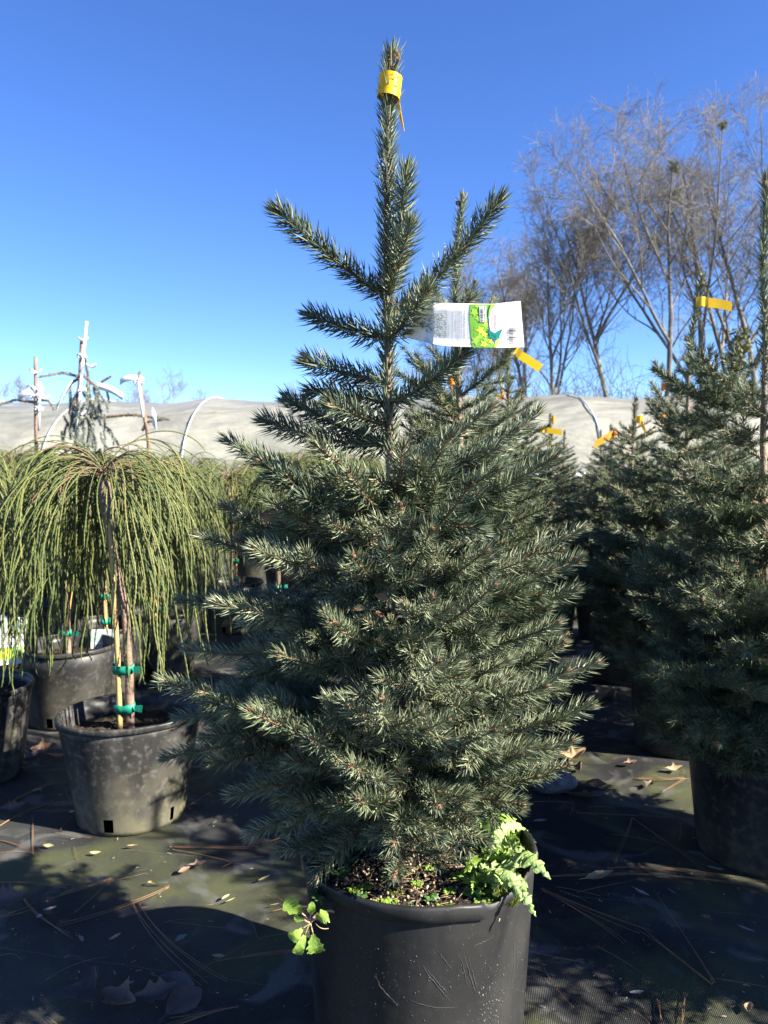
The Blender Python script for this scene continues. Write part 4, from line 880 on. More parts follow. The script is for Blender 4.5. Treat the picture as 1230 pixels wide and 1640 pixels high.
# green panel with its leaf shapes
gL = lambda v: 530+22*((v-300)/250)**2*(1 if v > 300 else .2)
gR = lambda v: np.interp(v, [224, 280, 400, 480, 551], [722, 676, 668, 690, 728])
band(gL, gR, 't_green', .0005)
r3 = np.random.default_rng(4)
for (u, v, s, m) in [(566, 285, 34, 't_lime'), (596, 330, 26, 't_lime'), (612, 420, 36, 't_yel'), (640, 450, 30, 't_yel'), (575, 500, 40, 't_lime'), (640, 525, 34, 't_yel'), (690, 505, 22, 't_yel'), (650, 380, 24, 't_yel'), (590, 235, 24, 't_lime'), (602, 470, 26, 't_lime'), (655, 490, 28, 't_lime')]:
    a = np.linspace(0, 6.283, 11)[:-1]+r3.random()*3; r = s*np.where(np.arange(10) % 2 == 0, 1, .5); uu = np.clip(u+r*np.cos(a), 533, gR(v)-2); vv = np.clip(v+r*np.sin(a), 226, 549); poly(np.stack([uu, vv], 1), m, .0009+.00003*r3.random())
poly([(690, 224), (730, 222), (690, 262), (676, 330), (668, 330), (668, 290)], 't_lime', .0011); poly([(686, 226), (692, 226), (676, 270), (673, 320), (668, 318), (670, 270)], 't_dteal', .0013)
poly([(712, 552), (730, 500), (757, 470), (752, 500), (735, 552)], 't_yel', .0011)
# logo oval and leaf mark
a = np.linspace(0, 6.283, 40)[:-1]; ou = 716+38*np.cos(a); ov = 352+102*np.sin(a); poly(np.stack([ou+2.2*np.sign(np.cos(a))*0+3*np.cos(a), ov+3*np.sin(a)], 1), 't_ink', .0012); poly(np.stack([ou, ov], 1), 't_oval', .0014)
poly([(656, 412), (690, 425), (722, 441), (745, 425), (783, 409), (768, 440), (756, 470), (764, 481), (745, 481), (732, 503), (718, 486), (710, 494), (700, 478), (660, 478), (684, 462), (676, 440)], 't_teal', .0016)
poly([(722, 441), (727, 470), (731, 500), (724, 472)], 't_dteal', .0018); poly([(684, 432), (718, 470), (722, 480), (690, 440)], 't_dteal', .0018); poly([(656, 412), (672, 418), (680, 436)], 't_dteal', .0018); poly([(783, 409), (768, 415), (762, 430)], 't_dteal', .0018)
poly([(722, 225), (733, 218), (706, 248), (703, 246)], 't_line', .0016); poly([(735, 535), (739, 536), (722, 552), (718, 552)], 't_line', .0016)
# bar codes
def barcode(u0, u1, v0, v1, box=None, n=20):
    if box: poly([(box[0], box[2]), (box[1], box[2]), (box[1]+4, box[3]), (box[0]+4, box[3])], 't_white', .0015)
    v = v0
    while v < v1:
        w_ = r3.choice([1.6, 2.6, 4.2]); poly([(u0, v), (u1, v), (u1, v+w_), (u0, v+w_)], 't_line', .0019); v += w_+r3.choice([1.6, 2.6, 3.6])
barcode(612, 634, 254, 350, (603, 655, 236, 358)); barcode(826, 880, 398, 524)
def word(txt, u, v0, v1, m, off=.0017, size=None):
    "lettering that reads upwards; u = base line, from v0 (bottom) to v1 (top)"
    cu = bpy.data.curves.new("lettering", 'FONT'); cu.body = txt; cu.resolution_u = 2; o = bpy.data.objects.new("lettering", cu); COL.objects.link(o); bpy.context.view_layer.update()
    me = bpy.data.meshes.new_from_object(o.evaluated_get(bpy.context.evaluated_depsgraph_get())); n = len(me.vertices); co = np.zeros(n*3); me.vertices.foreach_get('co', co); co = co.reshape(-1, 3)
    Lx = co[:, 0].max()-co[:, 0].min(); s = (v0-v1)/Lx; sy = size if size else s; me.calc_loop_triangles(); T = np.array([t.vertices[:] for t in me.loop_triangles])
    V = tagpt(u-co[:, 1]*sy, v0-(co[:, 0]-co[:, 0].min())*s, off); tb.add(V, T, TM.index(m), False); bpy.data.objects.remove(o); bpy.data.meshes.remove(me); bpy.data.curves.remove(cu)
word("Colorado Spruce", 399, 445, 322, 't_pale', size=20); word("Picea pungens", 421, 430, 340, 't_ink', size=15)
word("Dignified silver-blue-green evergreen", 446, 516, 246, 't_ink', size=17); word("with a pyramidal shape. Reaches 30 to 70", 471, 520, 242, 't_ink', size=17)
word("feet tall and 10 to 20 feet wide. Excellent", 495, 518, 246, 't_ink', size=17); word("specimen for the landscape", 522, 492, 284, 't_ink', size=17)
word("Greenleaf", 734, 424, 300, 't_logo', size=40); word("Nursery Company", 767, 402, 314, 't_line', size=13); word("PLANT TAG  ZONE 2 - 7", 565, 520, 362, 't_dteal', size=13); word("Sun", 611, 515, 488, 't_dteal', size=14)
word("4 0278 1204", 650, 354, 244, 't_line', size=15); word("7 51215 01", 822, 498, 430, 't_ink', size=12); word("8 01072 22018 5", 903, 528, 388, 't_line', size=16); word("GREENLEAF NURSERY CO. 2019", 921, 530, 350, 't_ink', size=11)
# photo panel: grey-blue spruce needles printed on the card
for k in range(430):
    u = 150+205*r3.random(); hw = np.interp(u, [150, 200, 355], [12, 60, 118]); v = 372+hw*(r3.random()*2-1)*.98
    if not (top_v(u)+8 < v < bot_v(u)-8): continue
    a = r3.normal(.3, .8); l = 9+9*r3.random(); du, dv = l*math.cos(a), l*math.sin(a); poly([(max(u, 100), v), (min(u+du, 354), v+dv), (min(u+du-1, 354), v+dv+3.2), (max(u, 100), v+3.4)], 't_pict' if r3.random() < .62 else 't_pict2', .0012+.0006*r3.random())
for (u, v) in [(366, 238), (372, 518)]:
    aa_ = np.linspace(0, 6.283, 9)[:-1]; poly(np.stack([u+3.5*np.cos(aa_), v+3.5*np.sin(aa_)], 1), 't_line', .0012)
poly([(355, 218), (356.5, 218), (361.5, 538), (360, 538)], 't_ink', .0012)
tag(tb.build("plant_tag", TM, origin=tagpt([20.], [493.])[0]), "printed white and green plant tag with bar codes looped on the front spruce", "plant tag", "plant tags")
def small_tag(corners, label, seed):
    "picture tag: photo strip, text lines, green band, bar of teal; corners tl,tr,br,bl as world points"
    c = [np.array(p, float) for p in corners]; r = np.random.default_rng(seed); mb = MB(); N = nrm(np.cross(c[1]-c[0], c[3]-c[0])); N = N if N[1] < 0 else -N
    def q(u, v, o=0): return (c[0]*(1-u)+c[1]*u)*(1-v)+(c[3]*(1-u)+c[2]*u)*v + N*o + N*.006*math.sin(v*3.1)
    def pl(u0, v0, u1, v1, m, o):
        k = 6; V = [q(u, v0+(v1-v0)*i/k, o) for i in range(k+1) for u in (u0, u1)]; i = np.arange(k)*2; mb.add(np.array(V), np.stack([i, i+1, i+3, i+2], 1), m, False)
    pl(0, 0, 1, 1, 0, 0); pl(0, 0, 1, 1, 0, -.0008); pl(.02, .01, .98, .30, 1, .0006)
    for k in range(6): pl(.1, .36+.045*k, .6+.35*r.random(), .375+.045*k, 2, .0007)
    pl(.02, .66, .98, .90, 3, .0006); pl(.1, .70, .5, .86, 4, .0010); pl(.6, .70, .9, .80, 5, .0011)
    tag(mb.build("plant_tag", ['t_white', 't_pict2', 't_ink', 't_lime', 't_yel', 't_teal'], origin=c[0]), label, "plant tag", "plant tags")
small_tag([W(2, 985, 3.2), W(44, 990, 3.2), W(38, 1062, 3.12), W(-4, 1066, 3.12)], "green and white picture tag leaning in the pots at the left edge", 1)
small_tag([W(146, 1008, 3.45), W(190, 1008, 3.45), W(188, 1076, 3.42), W(146, 1076, 3.42)], "narrow white picture tag half hidden behind the nearest cypress stake", 2)
small_tag([W(498, 842, 1.5), W(536, 822, 1.48), W(560, 868, 1.46), W(520, 884, 1.48)], "white and green tag caught inside the left side of the front spruce", 3)

# ------------------------------------------------------------------ leaves and weeds
def leaf(mb, P, Wd, side, lobes=None, fold=.25, m=0, th=0):
    "blade along P with half widths Wd, across direction side"
    P = np.asarray(P, float); n = len(P); T = nrm(np.gradient(P, axis=0)); S = nrm(side-np.sum(T*side, 1, keepdims=True)*T); N = np.cross(T, S); Wd = np.asarray(Wd)[:, None]
    jit = rng.normal(0, .06, (n, 1)); L_ = P+S*Wd+N*Wd*(fold+jit); R_ = P-S*Wd+N*Wd*(fold-jit); ml = P+S*Wd*.5+N*Wd*fold*.35; mr_ = P-S*Wd*.5+N*Wd*fold*.35
    V = np.concatenate([L_, ml, P, mr_, R_]); i = np.arange(n-1); F = np.concatenate([np.stack([k*n+i, k*n+i+1, (k+1)*n+i+1, (k+1)*n+i], 1) for k in range(4)]); mb.add(V, F, m)
def weedleaf(mb, p, d, L, wmax, droop=.6, nl=5, serr=.55, n=30, m=0, side=None):
    t = np.linspace(0, 1, n); d = nrm(np.asarray(d, float)); P = np.array(p)+d*L*t[:, None]-UP*droop*L*(t**2)[:, None]+rng.normal(0, .0006, (n, 3))
    saw = 1-serr*np.abs(((t*nl) % 1)-.5)*2*(t > .08); w_ = wmax*np.sin(np.pi*np.clip(t*.93+.06, 0, 1)**.9)*saw
    leaf(mb, P, w_+.0006, np.cross(d, UP)+rng.normal(0, .2, 3) if side is None else side, fold=.3, m=m)
# thistle-like clump at the right of the front pot (pixel tips, depth)
ym = YM
def pw(x, y, Y_): return W(x, y, Y_)
clump = MB(); root_p = pw(790, 1452, 1.33)
for (bx, by, bY, tx, ty, tY, wd, mm) in [(772, 1432, 1.36, 882, 1408, 1.25, .016, 1), (775, 1440, 1.33, 858, 1468, 1.20, .013, 1), (770, 1410, 1.42, 846, 1362, 1.42, .014, 1), (768, 1400, 1.45, 828, 1312, 1.50, .013, 0), (770, 1415, 1.40, 796, 1302, 1.50, .014, 1),
    (770, 1410, 1.42, 832, 1345, 1.44, .012, 0), (768, 1425, 1.35, 745, 1378, 1.33, .010, 1), (772, 1420, 1.36, 785, 1352, 1.38, .011, 1), (776, 1428, 1.34, 822, 1372, 1.31, .011, 0), (770, 1430, 1.32, 812, 1428, 1.24, .010, 1), (768, 1418, 1.38, 845, 1330, 1.47, .010, 1), (774, 1436, 1.31, 782, 1400, 1.26, .010, 1), (772, 1420, 1.40, 862, 1378, 1.38, .012, 1), (770, 1425, 1.38, 805, 1345, 1.44, .011, 1), (774, 1430, 1.33, 790, 1380, 1.36, .010, 0), (775, 1435, 1.33, 842, 1412, 1.28, .012, 0), (770, 1432, 1.32, 756, 1432, 1.26, .010, 0), (765, 1415, 1.42, 785, 1330, 1.47, .011, 0),
    (765, 1400, 1.42, 770, 1318, 1.48, .012, 0), (775, 1420, 1.36, 848, 1388, 1.33, .015, 1), (775, 1430, 1.36, 820, 1398, 1.30, .014, 0), (770, 1432, 1.38, 742, 1400, 1.3, .012, 0), (778, 1436, 1.33, 800, 1475, 1.24, .012, 1), (768, 1425, 1.36, 800, 1360, 1.40, .013, 0), (772, 1425, 1.34, 836, 1440, 1.22, .012, 1), (772, 1425, 1.38, 812, 1375, 1.36, .013, 1), (770, 1420, 1.40, 752, 1360, 1.42, .012, 1), (768, 1435, 1.32, 770, 1470, 1.24, .010, 0), (776, 1425, 1.40, 815, 1330, 1.46, .012, 1), (765, 1420, 1.40, 860, 1350, 1.50, .012, 0), (770, 1418, 1.36, 830, 1420, 1.26, .013, 1)]:
    a = pw(bx, by, bY); b = pw(tx, ty, tY); d = b-a; L = np.linalg.norm(d); n = 64; t = np.linspace(0, 1, n); P = a+d*t[:, None]+UP*(.32*L*np.sin(t*np.pi))[:, None]+rng.normal(0, .0007, (n, 3)); 
    saw = .22+.78*np.abs(np.sin(t*np.pi*7.5+rng.random()*2))**.7; w_ = wd*1.3*(.25+np.sin(np.pi*t**.75)*.9)*saw*np.clip((1.02-t)*8, .15, 1)
    leaf(clump, P, w_, nrm(np.cross(d, UP)+rng.normal(0, .25, 3)), fold=.35, m=mm)
tag(clump.build("thistle_weed", ['leafy', 'leafpale'], origin=root_p), "big bright jagged thistle-like weed spilling over the right rim of the front pot", "weed", "weeds in the front pot")
def rosette(x, y, s, n, label, mt='leafy', Y_=None, droop=.2):
    mb = MB(); z = .340; p = G(x, y, z+.008) if Y_ is None else W(x, y, Y_)
    for k in range(n):
        a = k*2.4+rng.random(); el = .55-.3*(k/n)
        weedleaf(mb, p+UP*.004, (math.cos(a)*math.cos(el), math.sin(a)*math.cos(el), math.sin(el)), s*(.7+.4*rng.random()), s*.28, droop, 2, .1, 12)
    V, F = tubes(np.array([p-UP*.012, p+UP*.006]), np.array([.0015, .0012]), 5); mb.add(V, F)
    tag(mb.build("small_weed", mt, origin=p), label, "weed", "weeds in the front pot")
rosette(625, 1452, .019, 8, "tiny bright green seedling in the middle of the front pot"); rosette(713, 1462, .026, 9, "green rosette weed beside the front rim of the pot")
rosette(735, 1408, .020, 8, "small green weed under the lowest right-hand twigs"); rosette(775, 1456, .024, 7, "rosette weed just left of the mossy tuft"); rosette(687, 1395, .014, 6, "tiny yellowish seedling behind the pale bark chip")
rosette(545, 1402, .028, 9, "dark green shaded weed at the left of the pot soil", 'leafdark'); rosette(515, 1438, .026, 8, "shaded weed inside the left rim of the pot", 'leafdark'); rosette(762, 1432, .034, 6, "broad-leaved shaded weed left of the thistle-like clump", 'leafdark'); rosette(560, 1380, .022, 7, "dark weed under the lower left spruce twigs", 'leafdark')
for (x, y, s_, n_, lab, m_) in [(585, 1425, .016, 7, "small green weed left of centre between bark crumbs", 'leafy'), (608, 1450, .013, 7, "seedling close to the front rim, left of centre", 'leafy'), (655, 1458, .013, 6, "tiny seedling touching the front rim", 'leafdark'), (690, 1445, .017, 7, "small weed between the chip and the rosette weed", 'leafdark'), (578, 1440, .016, 8, "green weed by the left front rim", 'leafdark'), (620, 1410, .016, 7, "small weed under the centre twigs", 'leafdark'), (668, 1420, .013, 6, "tiny pale seedling behind the centre seedling", 'leafy'), (720, 1432, .016, 7, "small pale weed behind the rosette weed", 'leafy'), (755, 1415, .024, 8, "bright weed in front of the thistle-like clump", 'leafy'), (566, 1430, .014, 7, "yellow-green seedling near the left rim", 'leafy')]:
    rosette(x, y, s_, n_, lab, m_)
# weed hanging over the left rim
mb = MB(); Yh = 1.235; h0 = W(545, 1462, 1.27); hub = W(497, 1478, Yh-.01)
V, F = tubes(bez(h0, W(512, 1450, 1.25), hub, 8), np.full(8, .0024), 6); mb.add(V, F, 1)
V, F = tubes(bez(W(505, 1478, Yh-.01), W(512, 1490, Yh-.03), W(526, 1487, Yh-.01), 8), np.full(8, .0007), 5); mb.add(V, F, 1)
for (tx, ty, sx, wd, nl) in [(462, 1440, .0, .017, 3), (508, 1522, 0, .0165, 4), (466, 1500, 0, .013, 3), (522, 1462, 0, .015, 4), (476, 1524, 0, .0115, 1), (474, 1466, 0, .007, 2), (500, 1446, 0, .008, 2)]:
    tip = W(tx, ty, Yh-.03+.02*rng.random()); st = hub+(tip-hub)*.42; V, F = tubes(bez(hub, (hub+st)/2+rng.normal(0, .002, 3), st, 6), np.full(6, .0012), 5); mb.add(V, F, 1)
    n = 26; t = np.linspace(0, 1, n); d = (tip-st)*1.15; P = st+d*t[:, None]+np.array([0, -.006, 0])*np.sin(t*3)[:, None]; w_ = wd*np.sin(np.pi*np.clip(t*.62+.08, 0, 1))**1.1*(1-.28*np.abs(np.sin(t*np.pi*nl)))*np.clip((1.03-t)*5, .2, 1); leaf(mb, P, w_, nrm(np.cross(d, np.array([0, 1.0, .2]))), fold=.2, m=0)
tag(mb.build("trailing_weed", ['leafy', 'pinkstem'], origin=hub), "pink-stemmed weed with scalloped leaves hanging over the left rim of the front pot", "weed", "weeds in the front pot")
# moss tuft, moss patches, chips, prills
def tuft(x, y, r, n, label, hgt=.018):
    p = G(x, y, .345); a = rng.random(n)*6.28; q = r*np.sqrt(rng.random(n)); P = np.stack([p[0]+q*np.cos(a), p[1]+q*np.sin(a)*.8, p[2]-.006+.0*a], 1); D = nrm(np.stack([np.cos(a)*q/r*.8, np.sin(a)*q/r*.8, np.ones(n)], 1)); m1 = MB(); V, F = needles(P, D, hgt*(.5+.6*rng.random(n)), np.full(n, .0016), rng.normal(0, .3, (n, 3)), 3, True); m1.add(V, F, 0, False); tag(m1.build("moss_tuft", 'moss', origin=p), label, "moss", "moss on the soil")
tuft(806, 1440, .021, 900, "glowing yellow-green moss tuft against the broken right rim", .024); tuft(705, 1432, .020, 700, "flat moss patch right of the pale bark chip", .008); tuft(655, 1392, .022, 700, "moss patch near the foot of the spruce trunk", .008); tuft(598, 1448, .016, 500, "dark moss patch left of the tiny seedling", .007)
tuft(560, 1430, .020, 500, "dark moss patch inside the left rim of the front pot", .007); tuft(745, 1445, .018, 500, "moss between the rosette weeds near the front rim", .008); tuft(632, 1425, .018, 450, "thin moss in the centre of the pot soil", .006)
mb = MB(); n = 1500
for k in range(n):
    a = rng.random()*6.28; q = .185*math.sqrt(rng.random()); p = np.array([OX[0]+q*math.cos(a), OX[1]+q*math.sin(a), .3475+rng.random()*.003+.002*rng.random()]); d = nrm(np.array([rng.normal(), rng.normal(), rng.normal()*.25])); L = .004+.014*rng.random()**2
    V, F = tubes(np.array([p, p+d*L]), np.array([.0016, .0009])*(.5+rng.random()), 4); mb.add(V, F, 0, False)
tag(mb.build("bark_mulch", 'chip'), kind='stuff', label="crumbs of bark and twigs scattered on the soil of the front pot", cat="mulch")
mb = MB(); n = 420
for k in range(n):
    a = rng.random()*6.28; q = .18*math.sqrt(rng.random()); p = np.array([OX[0]+q*math.cos(a), OX[1]+q*math.sin(a), .350]); r = .0016+.0014*rng.random(); V, F = tubes(np.array([p-UP*r, p-UP*r*.5, p+UP*r*.5, p+UP*r]), np.array([.3, .95, .95, .3])*r, 6); mb.add(V, F)
tag(mb.build("fertiliser_prills", mat("pale_prills", (.34, .27, .17), .6, (.45, .40, .28), 90, island=(.22, .12, .07, 2))), kind='stuff', label="pale fertiliser grains scattered on the soil of the front pot", cat="fertiliser")
mb = MB(); n = 320
for k in range(n):
    a = rng.random()*6.28; q = .17*math.sqrt(rng.random()); p = np.array([OX[0]+q*math.cos(a), OX[1]+q*math.sin(a), .351]); d = nrm(np.array([rng.normal(), rng.normal(), rng.normal()*.12])); V, F = tubes(np.array([p, p+d*(.01+.022*rng.random())]), np.array([.0006, .0005]), 3); mb.add(V, F)
tag(mb.build("dead_needles", 'drypale'), kind='stuff', label="dead spruce needles lying on the soil of the front pot", cat="dead needles")

# ------------------------------------------------------------------ litter on the fabric
def oval(x, y, L, wd, ang, mname, label, group, z=.012, curl=.2, lobed=0, cat="leaf", name="fallen_leaf", pos=None):
    p = G(x, y, .006) if pos is None else np.array(pos); d = np.array([math.cos(ang), math.sin(ang), 0]); n = 26 if lobed else 12; t = np.linspace(0, 1, n)
    P = p+d*L*(t-.5)[:, None]+UP*(z-.006+curl*L*(t-.45)**2+.003)[:, None]; w_ = wd/2*np.sin(np.pi*np.clip(t*.94+.03, 0, 1))
    if lobed: w_ = w_*(1-.45*np.abs(np.sin(t*np.pi*lobed)))*1.25
    mb = MB(); leaf(mb, P, w_+.0005, np.array([-d[1], d[0], rng.normal(0, .35)]), fold=.25+curl); 
    if lobed or L > .04: V, F = tubes(np.array([P[0]-d*L*.22, P[0], P[3]]), np.array([.0008, .0012, .0008]), 4); mb.add(V, F)
    return tag(mb.build(name, mname, origin=p), label, cat, group)
PI_ = math.pi
for a in [
  (150, 1600, .10, .075, 1.9, 'drydark', "large crumpled brown leaf standing at the bottom left", 3, .9), (190, 1612, .09, .06, -.5, 'dry', "curled brown leaf lying against the standing crumpled one", 2, .6), (283, 1580, .085, .038, -.35, 'drydark', "purplish flat pointed leaf at the bottom left", 0, .15), (250, 1600, .085, .045, .4, 'drydark', "dark crumpled leaf under the purplish pointed one", 3, .5), (295, 1612, .09, .06, 1.0, 'drydark', "flat dark leaf below the purplish pointed leaf", 0, .1),
  (10, 1448, .085, .06, .2, 'drydark', "brown lobed leaf at the left edge of the ground", 3, .5), (960, 1412, .085, .030, .35, 'drypale', "tan leaf lying on the pine needles right of the front pot", 0, .5), (936, 1280, .12, .05, -.25, 'dry', "broad brown leaf beside the grey stone", 2, .3), (917, 1218, .10, .06, .1, 'drypale', "crumpled pale brown leaf behind the grey stone", 3, 1.1), (955, 1262, .07, .035, -.5, 'dry', "brown folded leaf right of the grey stone", 0, .5),
  (965, 1118, .13, .07, .5, 'drypale', "pale curled leaf in the heap against the second right pot", 2, .9), (950, 1125, .13, .05, -.6, 'drygrey', "whitish curled leaf in the heap by the second right pot", 0, 1.0), (985, 1120, .12, .07, 1.2, 'dry', "dark brown leaf in the heap by the second right pot", 3, .8), (70, 1205, .09, .06, .4, 'dry', "reddish brown leaf between the two left pots", 2, .6), (92, 1216, .08, .03, -.3, 'drypale', "tan curled leaf just behind the nearest cypress pot", 0, .5), (55, 1216, .10, .05, 1.1, 'drydark', "dark leaf under the reddish one between the left pots", 3, .5),
  (905, 1160, .09, .05, .4, 'dry', "brown leaf by the right tips of the front spruce", 3, .7), (1000, 1150, .08, .05, 2.0, 'drydark', "dark curled leaf at the foot of the second right pot", 2, .8), (1040, 1262, .05, .03, .9, 'drydark', "dark leaf bit below the sunlit straight needles", 2, .5), (930, 1236, .07, .035, 1.3, 'dry', "narrow brown leaf touching the crumpled pale one", 0, .9), (890, 1130, .08, .045, -.3, 'drypale', "pale leaf on the far lit strip behind the front spruce", 2, .6), (35, 1235, .08, .05, -.9, 'dry', "brown leaf in the shade beside the left edge pot", 2, .7), (20, 1300, .07, .04, .5, 'drydark', "dark leaf below the left edge pot", 3, .6), (1160, 1300, .06, .03, .3, 'dry', "brown leaf at the foot of the tall spruce's pot", 2, .6), (1010, 1228, .05, .03, .2, 'dry', "small curled leaf in the sunlit gap between right pots", 2, .8), (1080, 1237, .06, .03, .1, 'drypale', "small yellowish leaf by the corner of the shaded right pot", 2, .7), (1117, 1407, .04, .016, .1, 'drypale', "small tan curled leaf on the needles at the right", 0, .6), (1200, 1622, .03, .016, 1.0, 'drypale', "little tan leaf near the bottom right corner", 0, .5), (316, 1393, .045, .024, .3, 'drydark', "dark wrinkled leaf in the shade patch behind the lit fabric", 2, .8), (295, 1400, .035, .016, .8, 'dry', "small reddish leaf left of the dark wrinkled one", 0, .4), (350, 1540, .03, .01, -.2, 'drypale', "curled tan leaf end at the foot of the crossed pine needles", 0, .6), (130, 1510, .03, .008, -.9, 'drygrey', "thin grey-brown leaf left of the silvery one", 0, .3)]:
    oval(a[0], a[1], a[2], a[3], a[4], a[5], a[6], "dry fallen leaves", lobed=a[7], curl=a[8])
for (x, y, L, wd, ang, m_, lab) in [(78, 1360, .033, .011, -.2, 'pale', "cream leaflet left of the nearest cypress pot"), (153, 1371, .03, .008, 0, 'pale', "cream leaflet in front of the cypress pot drain hole"), (423, 1413, .034, .011, .75, 'pale', "cream leaflet alone on the lit fabric"), (362, 1443, .026, .009, .9, 'pale', "left one of two paired cream leaflets"), (369, 1448, .026, .009, .7, 'pale', "right one of two paired cream leaflets"), (440, 1455, .022, .006, .3, 'pale', "narrow cream leaflet near the left side of the front pot"),
    (290, 1510, .032, .015, .9, 'drygrey', "silvery oval leaf in the pot shadow"), (184, 1507, .03, .007, .9, 'drypale', "slim tan leaflet left of the silvery oval leaf"), (255, 1421, .045, .009, 0, 'pale', "long pale leaflet at the joint of the pine needles"), (232, 1460, .02, .005, .1, 'drypale', "sliver of tan leaf under the pine needles"), (80, 1462, .03, .009, .5, 'drygrey', "grey leaflet by the dark needle bundle"), (63, 1474, .014, .010, .5, 'drygrey', "small round grey leaf bit by the dark needle bundle"),
    (1028, 1436, .045, .009, -1.0, 'drygrey', "thin curved grey leaflet right of the tan leaf"), (1076, 1434, .03, .008, -1.1, 'drygrey', "small curved grey leaflet in the right-hand shade"), (1145, 1397, .04, .009, -.6, 'drygrey', "pale grey leaflet on the needles at the right"), (1020, 1597, .03, .008, .1, 'drygrey', "pale leaflet alone on the lower right fabric"), (1183, 1430, .018, .009, 1.2, 'dry', "brown leaf bit right of the needle crossing"), (865, 1320, .04, .012, .1, 'drygrey', "dull leaf in the shade above the thistle-like weed"), (950, 1310, .03, .009, -.5, 'dry', "short brown leaf in the shade right of the weed"), (1195, 1495, .04, .008, -.8, 'drygrey', "long grey leaflet near the right edge"),
    (345, 1322, .02, .007, 1.2, 'drygrey', "faint leaflet in the blue shade left of the front spruce"), (205, 1583, .026, .009, .4, 'drygrey', "first small grey leaflet above the bottom leaf pile"), (200, 1590, .024, .008, 1.5, 'drygrey', "second small grey leaflet above the bottom leaf pile"), (240, 1419, .012, .010, .5, 'pale', "pale dot-like leaf bit on the lit fabric"), (220, 1396, .01, .008, .5, 'pale', "tiny pale leaf bit in front of the cypress pot"), (404, 1397, .011, .006, .1, 'pale', "tiny pale leaf bit near the stitched line"),
    (212, 1360, .03, .008, 0, 'drypale', "tan leaf touching the foot of the nearest cypress pot"), (115, 1305, .016, .006, .3, 'pale', "small pale leaf bit left of the cypress pot foot"), (60, 1270, .03, .012, .5, 'drypale', "tan leaflet behind the left edge needles")]:
    oval(x, y, L, wd, ang, m_, lab, "small fallen leaflets", lobed=0, curl=.35, name="leaflet")
def straw(pts, label, nn=3, m_='straw', lift=.006):
    mb = MB()
    P = np.array([G(x, y, .010) for x, y in pts]); P = resamp(P, 3) if len(P) == 2 else P
    for k in range(nn):
        Q = bez(P[0]+rng.normal(0, .002, 3)*[1, 1, .3], P[1]+rng.normal(0, .006, 3)*[1, 1, .2]+UP*lift*(.4+k*.4), P[-1]+rng.normal(0, .010, 3)*[1, 1, 0], 12)
        Q[:, 2] = np.maximum(Q[:, 2], .0095); V, F = tubes(Q, np.linspace(.0009, .0005, 12), 4); mb.add(V, F)
    V, F = tubes(resamp(np.array([P[0], P[0]+(P[1]-P[0])*.08]), 3), np.full(3, .0014), 5); mb.add(V, F)
    tag(mb.build("pine_needles", m_, origin=P[0]), label, "pine needles", "fallen pine needle bundles")
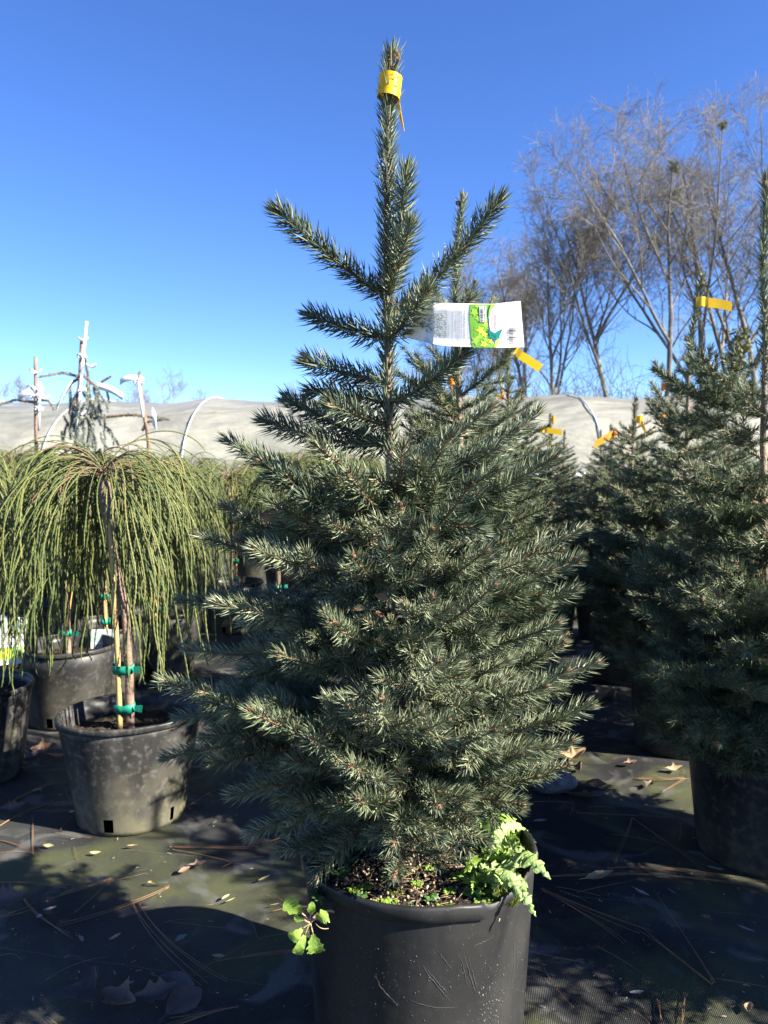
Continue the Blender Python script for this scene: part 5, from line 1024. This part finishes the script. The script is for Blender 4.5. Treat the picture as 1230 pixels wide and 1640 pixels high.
for (pts, nn, lab) in [
  ([(270, 1421), (200, 1458), (88, 1482)], 2, "long tan pine needles reaching left from the pale leaflet"), ([(210, 1440), (235, 1500), (330, 1580)], 2, "crossed dark pine needles curving down past the silvery leaf"), ([(222, 1445), (262, 1520), (362, 1570)], 2, "long curved pine needles ending in a curled tan leaf"), ([(40, 1440), (60, 1475), (112, 1502)], 3, "dark needle bundle below the left edge leaf"), ([(178, 1408), (140, 1425), (88, 1436)], 3, "pale needle bundle on the lit fabric left"), ([(176, 1410), (150, 1440), (122, 1458)], 2, "short pale needles crossing the bundle on the lit fabric"),
  ([(-20, 1414), (40, 1414), (110, 1422)], 3, "straight brown needles on the fabric at the left edge"), ([(-10, 1345), (30, 1352), (62, 1370)], 3, "needles below the cut-off left pot"), ([(52, 1368), (54, 1330), (56, 1304)], 2, "upright-looking pair of needles left of the cypress pot"), ([(-10, 1302), (40, 1270), (95, 1250)], 4, "needle bundle spreading in front of the left edge pot"), ([(0, 1322), (50, 1290), (100, 1284)], 3, "lower needle bundle by the left edge pot"), ([(270, 1356), (330, 1360), (412, 1358)], 3, "orange-brown needles lying along the stitched line"), ([(275, 1360), (330, 1370), (394, 1382)], 2, "needles slanting below the stitched line"),
  ([(500, 1520), (430, 1528), (345, 1538)], 4, "needle bundle sticking out from the left side of the front pot"), ([(382, 1612), (330, 1622), (250, 1650)], 4, "needle bundle at the bottom edge left"), ([(868, 1422), (960, 1470), (1035, 1492)], 3, "long reddish needles leaving the right side of the front pot"), ([(868, 1425), (980, 1490), (1000, 1508)], 2, "thin reddish needles below the long ones right of the pot"), ([(1140, 1577), (1080, 1530), (1030, 1488)], 3, "needles running to the lower right"), ([(1142, 1575), (1095, 1500), (1042, 1424)], 2, "V-shaped pair of needles at the lower right"),
  ([(975, 1390), (1060, 1388), (1180, 1404)], 3, "long sunlit needles over the tan leaf"), ([(985, 1398), (1070, 1400), (1230, 1422)], 3, "second line of needles reaching the right edge"), ([(870, 1404), (930, 1400), (1010, 1404)], 2, "needles from the pot towards the tan leaf"), ([(1013, 1310), (1000, 1345), (982, 1378)], 3, "short upright-looking needles above the tan leaf"), ([(1014, 1310), (1070, 1350), (1125, 1388)], 2, "needles slanting down to the right in the deep shade"), ([(1015, 1246), (1060, 1252), (1098, 1246)], 4, "sunlit needles against the shaded right pot"), ([(1098, 1247), (1080, 1258), (1064, 1268)], 2, "short lit needles by the shaded right pot"),
  ([(840, 1285), (900, 1282), (915, 1285)], 2, "needles under the grey stone"), ([(1098, 1590), (1090, 1620), (1086, 1650)], 2, "short needles at the bottom edge right"), ([(1052, 1600), (1056, 1630), (1060, 1650)], 2, "single dark needles at the bottom edge right of the pot"), ([(-10, 1470), (30, 1462), (70, 1440)], 2, "faint needles beside the left edge leaf"), ([(925, 1302), (1010, 1306), (1110, 1312)], 2, "thin dark needles across the deep shade"), ([(180, 1300), (130, 1296), (60, 1300)], 2, "thin needles behind the nearest cypress pot foot")]:
    straw(pts, lab, nn)
mb = MB()
for k in range(150):
    x = rng.choice([-1, 1])*(.25+1.1*rng.random()); y = 1.45+2.4*rng.random()**1.4; p = np.array([x, y, .0100]); an = rng.normal(0, .9); d = np.array([math.cos(an), math.sin(an), 0]); L = .07+.10*rng.random(); V, F = tubes(bez(p, p+d*L*.5+np.array([-d[1], d[0], 0])*rng.normal(0, .015)+UP*.005, p+d*L, 8), np.linspace(.0007, .0004, 8), 4); mb.add(V, F)
tag(mb.build("pine_straw", 'straw'), kind='stuff', label="single pine needles scattered thinly over the weed fabric", cat="pine straw")
# scattered anonymous crumbs
mb = MB()
for k in range(900):
    x = -2.2+3.6*rng.random(); y = 1.3+3.2*rng.random()**1.3; p = np.array([x, y, .0088]); d = nrm(np.array([rng.normal(), rng.normal(), 0])); L = .004+.010*rng.random()**2; V, F = tubes(np.array([p, p+d*L]), np.array([.0012, .0008])*(.6+.7*rng.random()), 4); mb.add(V, F, 0, False)
tag(mb.build("litter_crumbs", mat("plant_crumbs", (.14, .10, .06), .8, (.28, .22, .13), 50, island=(.33, .29, .2, 1.5))), kind='stuff', label="fine crumbs of bark and leaf scattered over the weed fabric", cat="debris")
# grey stone
p = G(884, 1268, 0); mb = MB(); nu, nv = 28, 14; V = []
for i in range(nv+1):
    for j in range(nu):
        th = i/nv*math.pi; ph = j/nu*6.283; r = 1+.10*math.sin(3*ph+1)+.06*math.sin(5*ph+th*3)+.03*rng.random(); V.append([.082*r*math.sin(th)*math.cos(ph), .055*r*math.sin(th)*math.sin(ph), .028+.036*r*math.cos(th)*(1 if th < 1.6 else .7)])
F = [[i*nu+j, (i+1)*nu+j, (i+1)*nu+(j+1) % nu, i*nu+(j+1) % nu] for i in range(nv) for j in range(nu)]; mb.add(np.array(V)+p, np.array(F)); tag(mb.build("stone", 'stone', origin=p), "flat grey stone lying right of the front spruce", "stone")
# brown leaf and petals lodged in the front spruce
def lodged(x, y, Y_, L, wd, ang, m_, lab, sd_=.3):
    p = W(x, y, Y_); d = np.array([math.cos(ang), -.2, -math.sin(ang)]); n = 14; t = np.linspace(0, 1, n); P = p+d*L*(t-.5)[:, None]+UP*(.10*L*np.sin(t*3.14))[:, None]; mb = MB(); leaf(mb, P, wd/2*np.sin(np.pi*np.clip(t*.94+.03, 0, 1))+.0006, np.array([0, -sd_, 1.0]), fold=.2); tag(mb.build("fallen_leaf", m_, origin=p), lab, "leaf", "dry leaves caught in the front spruce")
lodged(447, 832, 1.33, .068, .034, .12, 'dry', "smooth brown leaf caught in the upper left branches", .5); lodged(482, 916, 1.22, .016, .009, 1.3, 'drypale', "tiny tan scrap caught left of centre in the front spruce"); lodged(612, 957, 1.2, .02, .011, .2, 'dry', "small brown scrap deep in the middle of the front spruce")
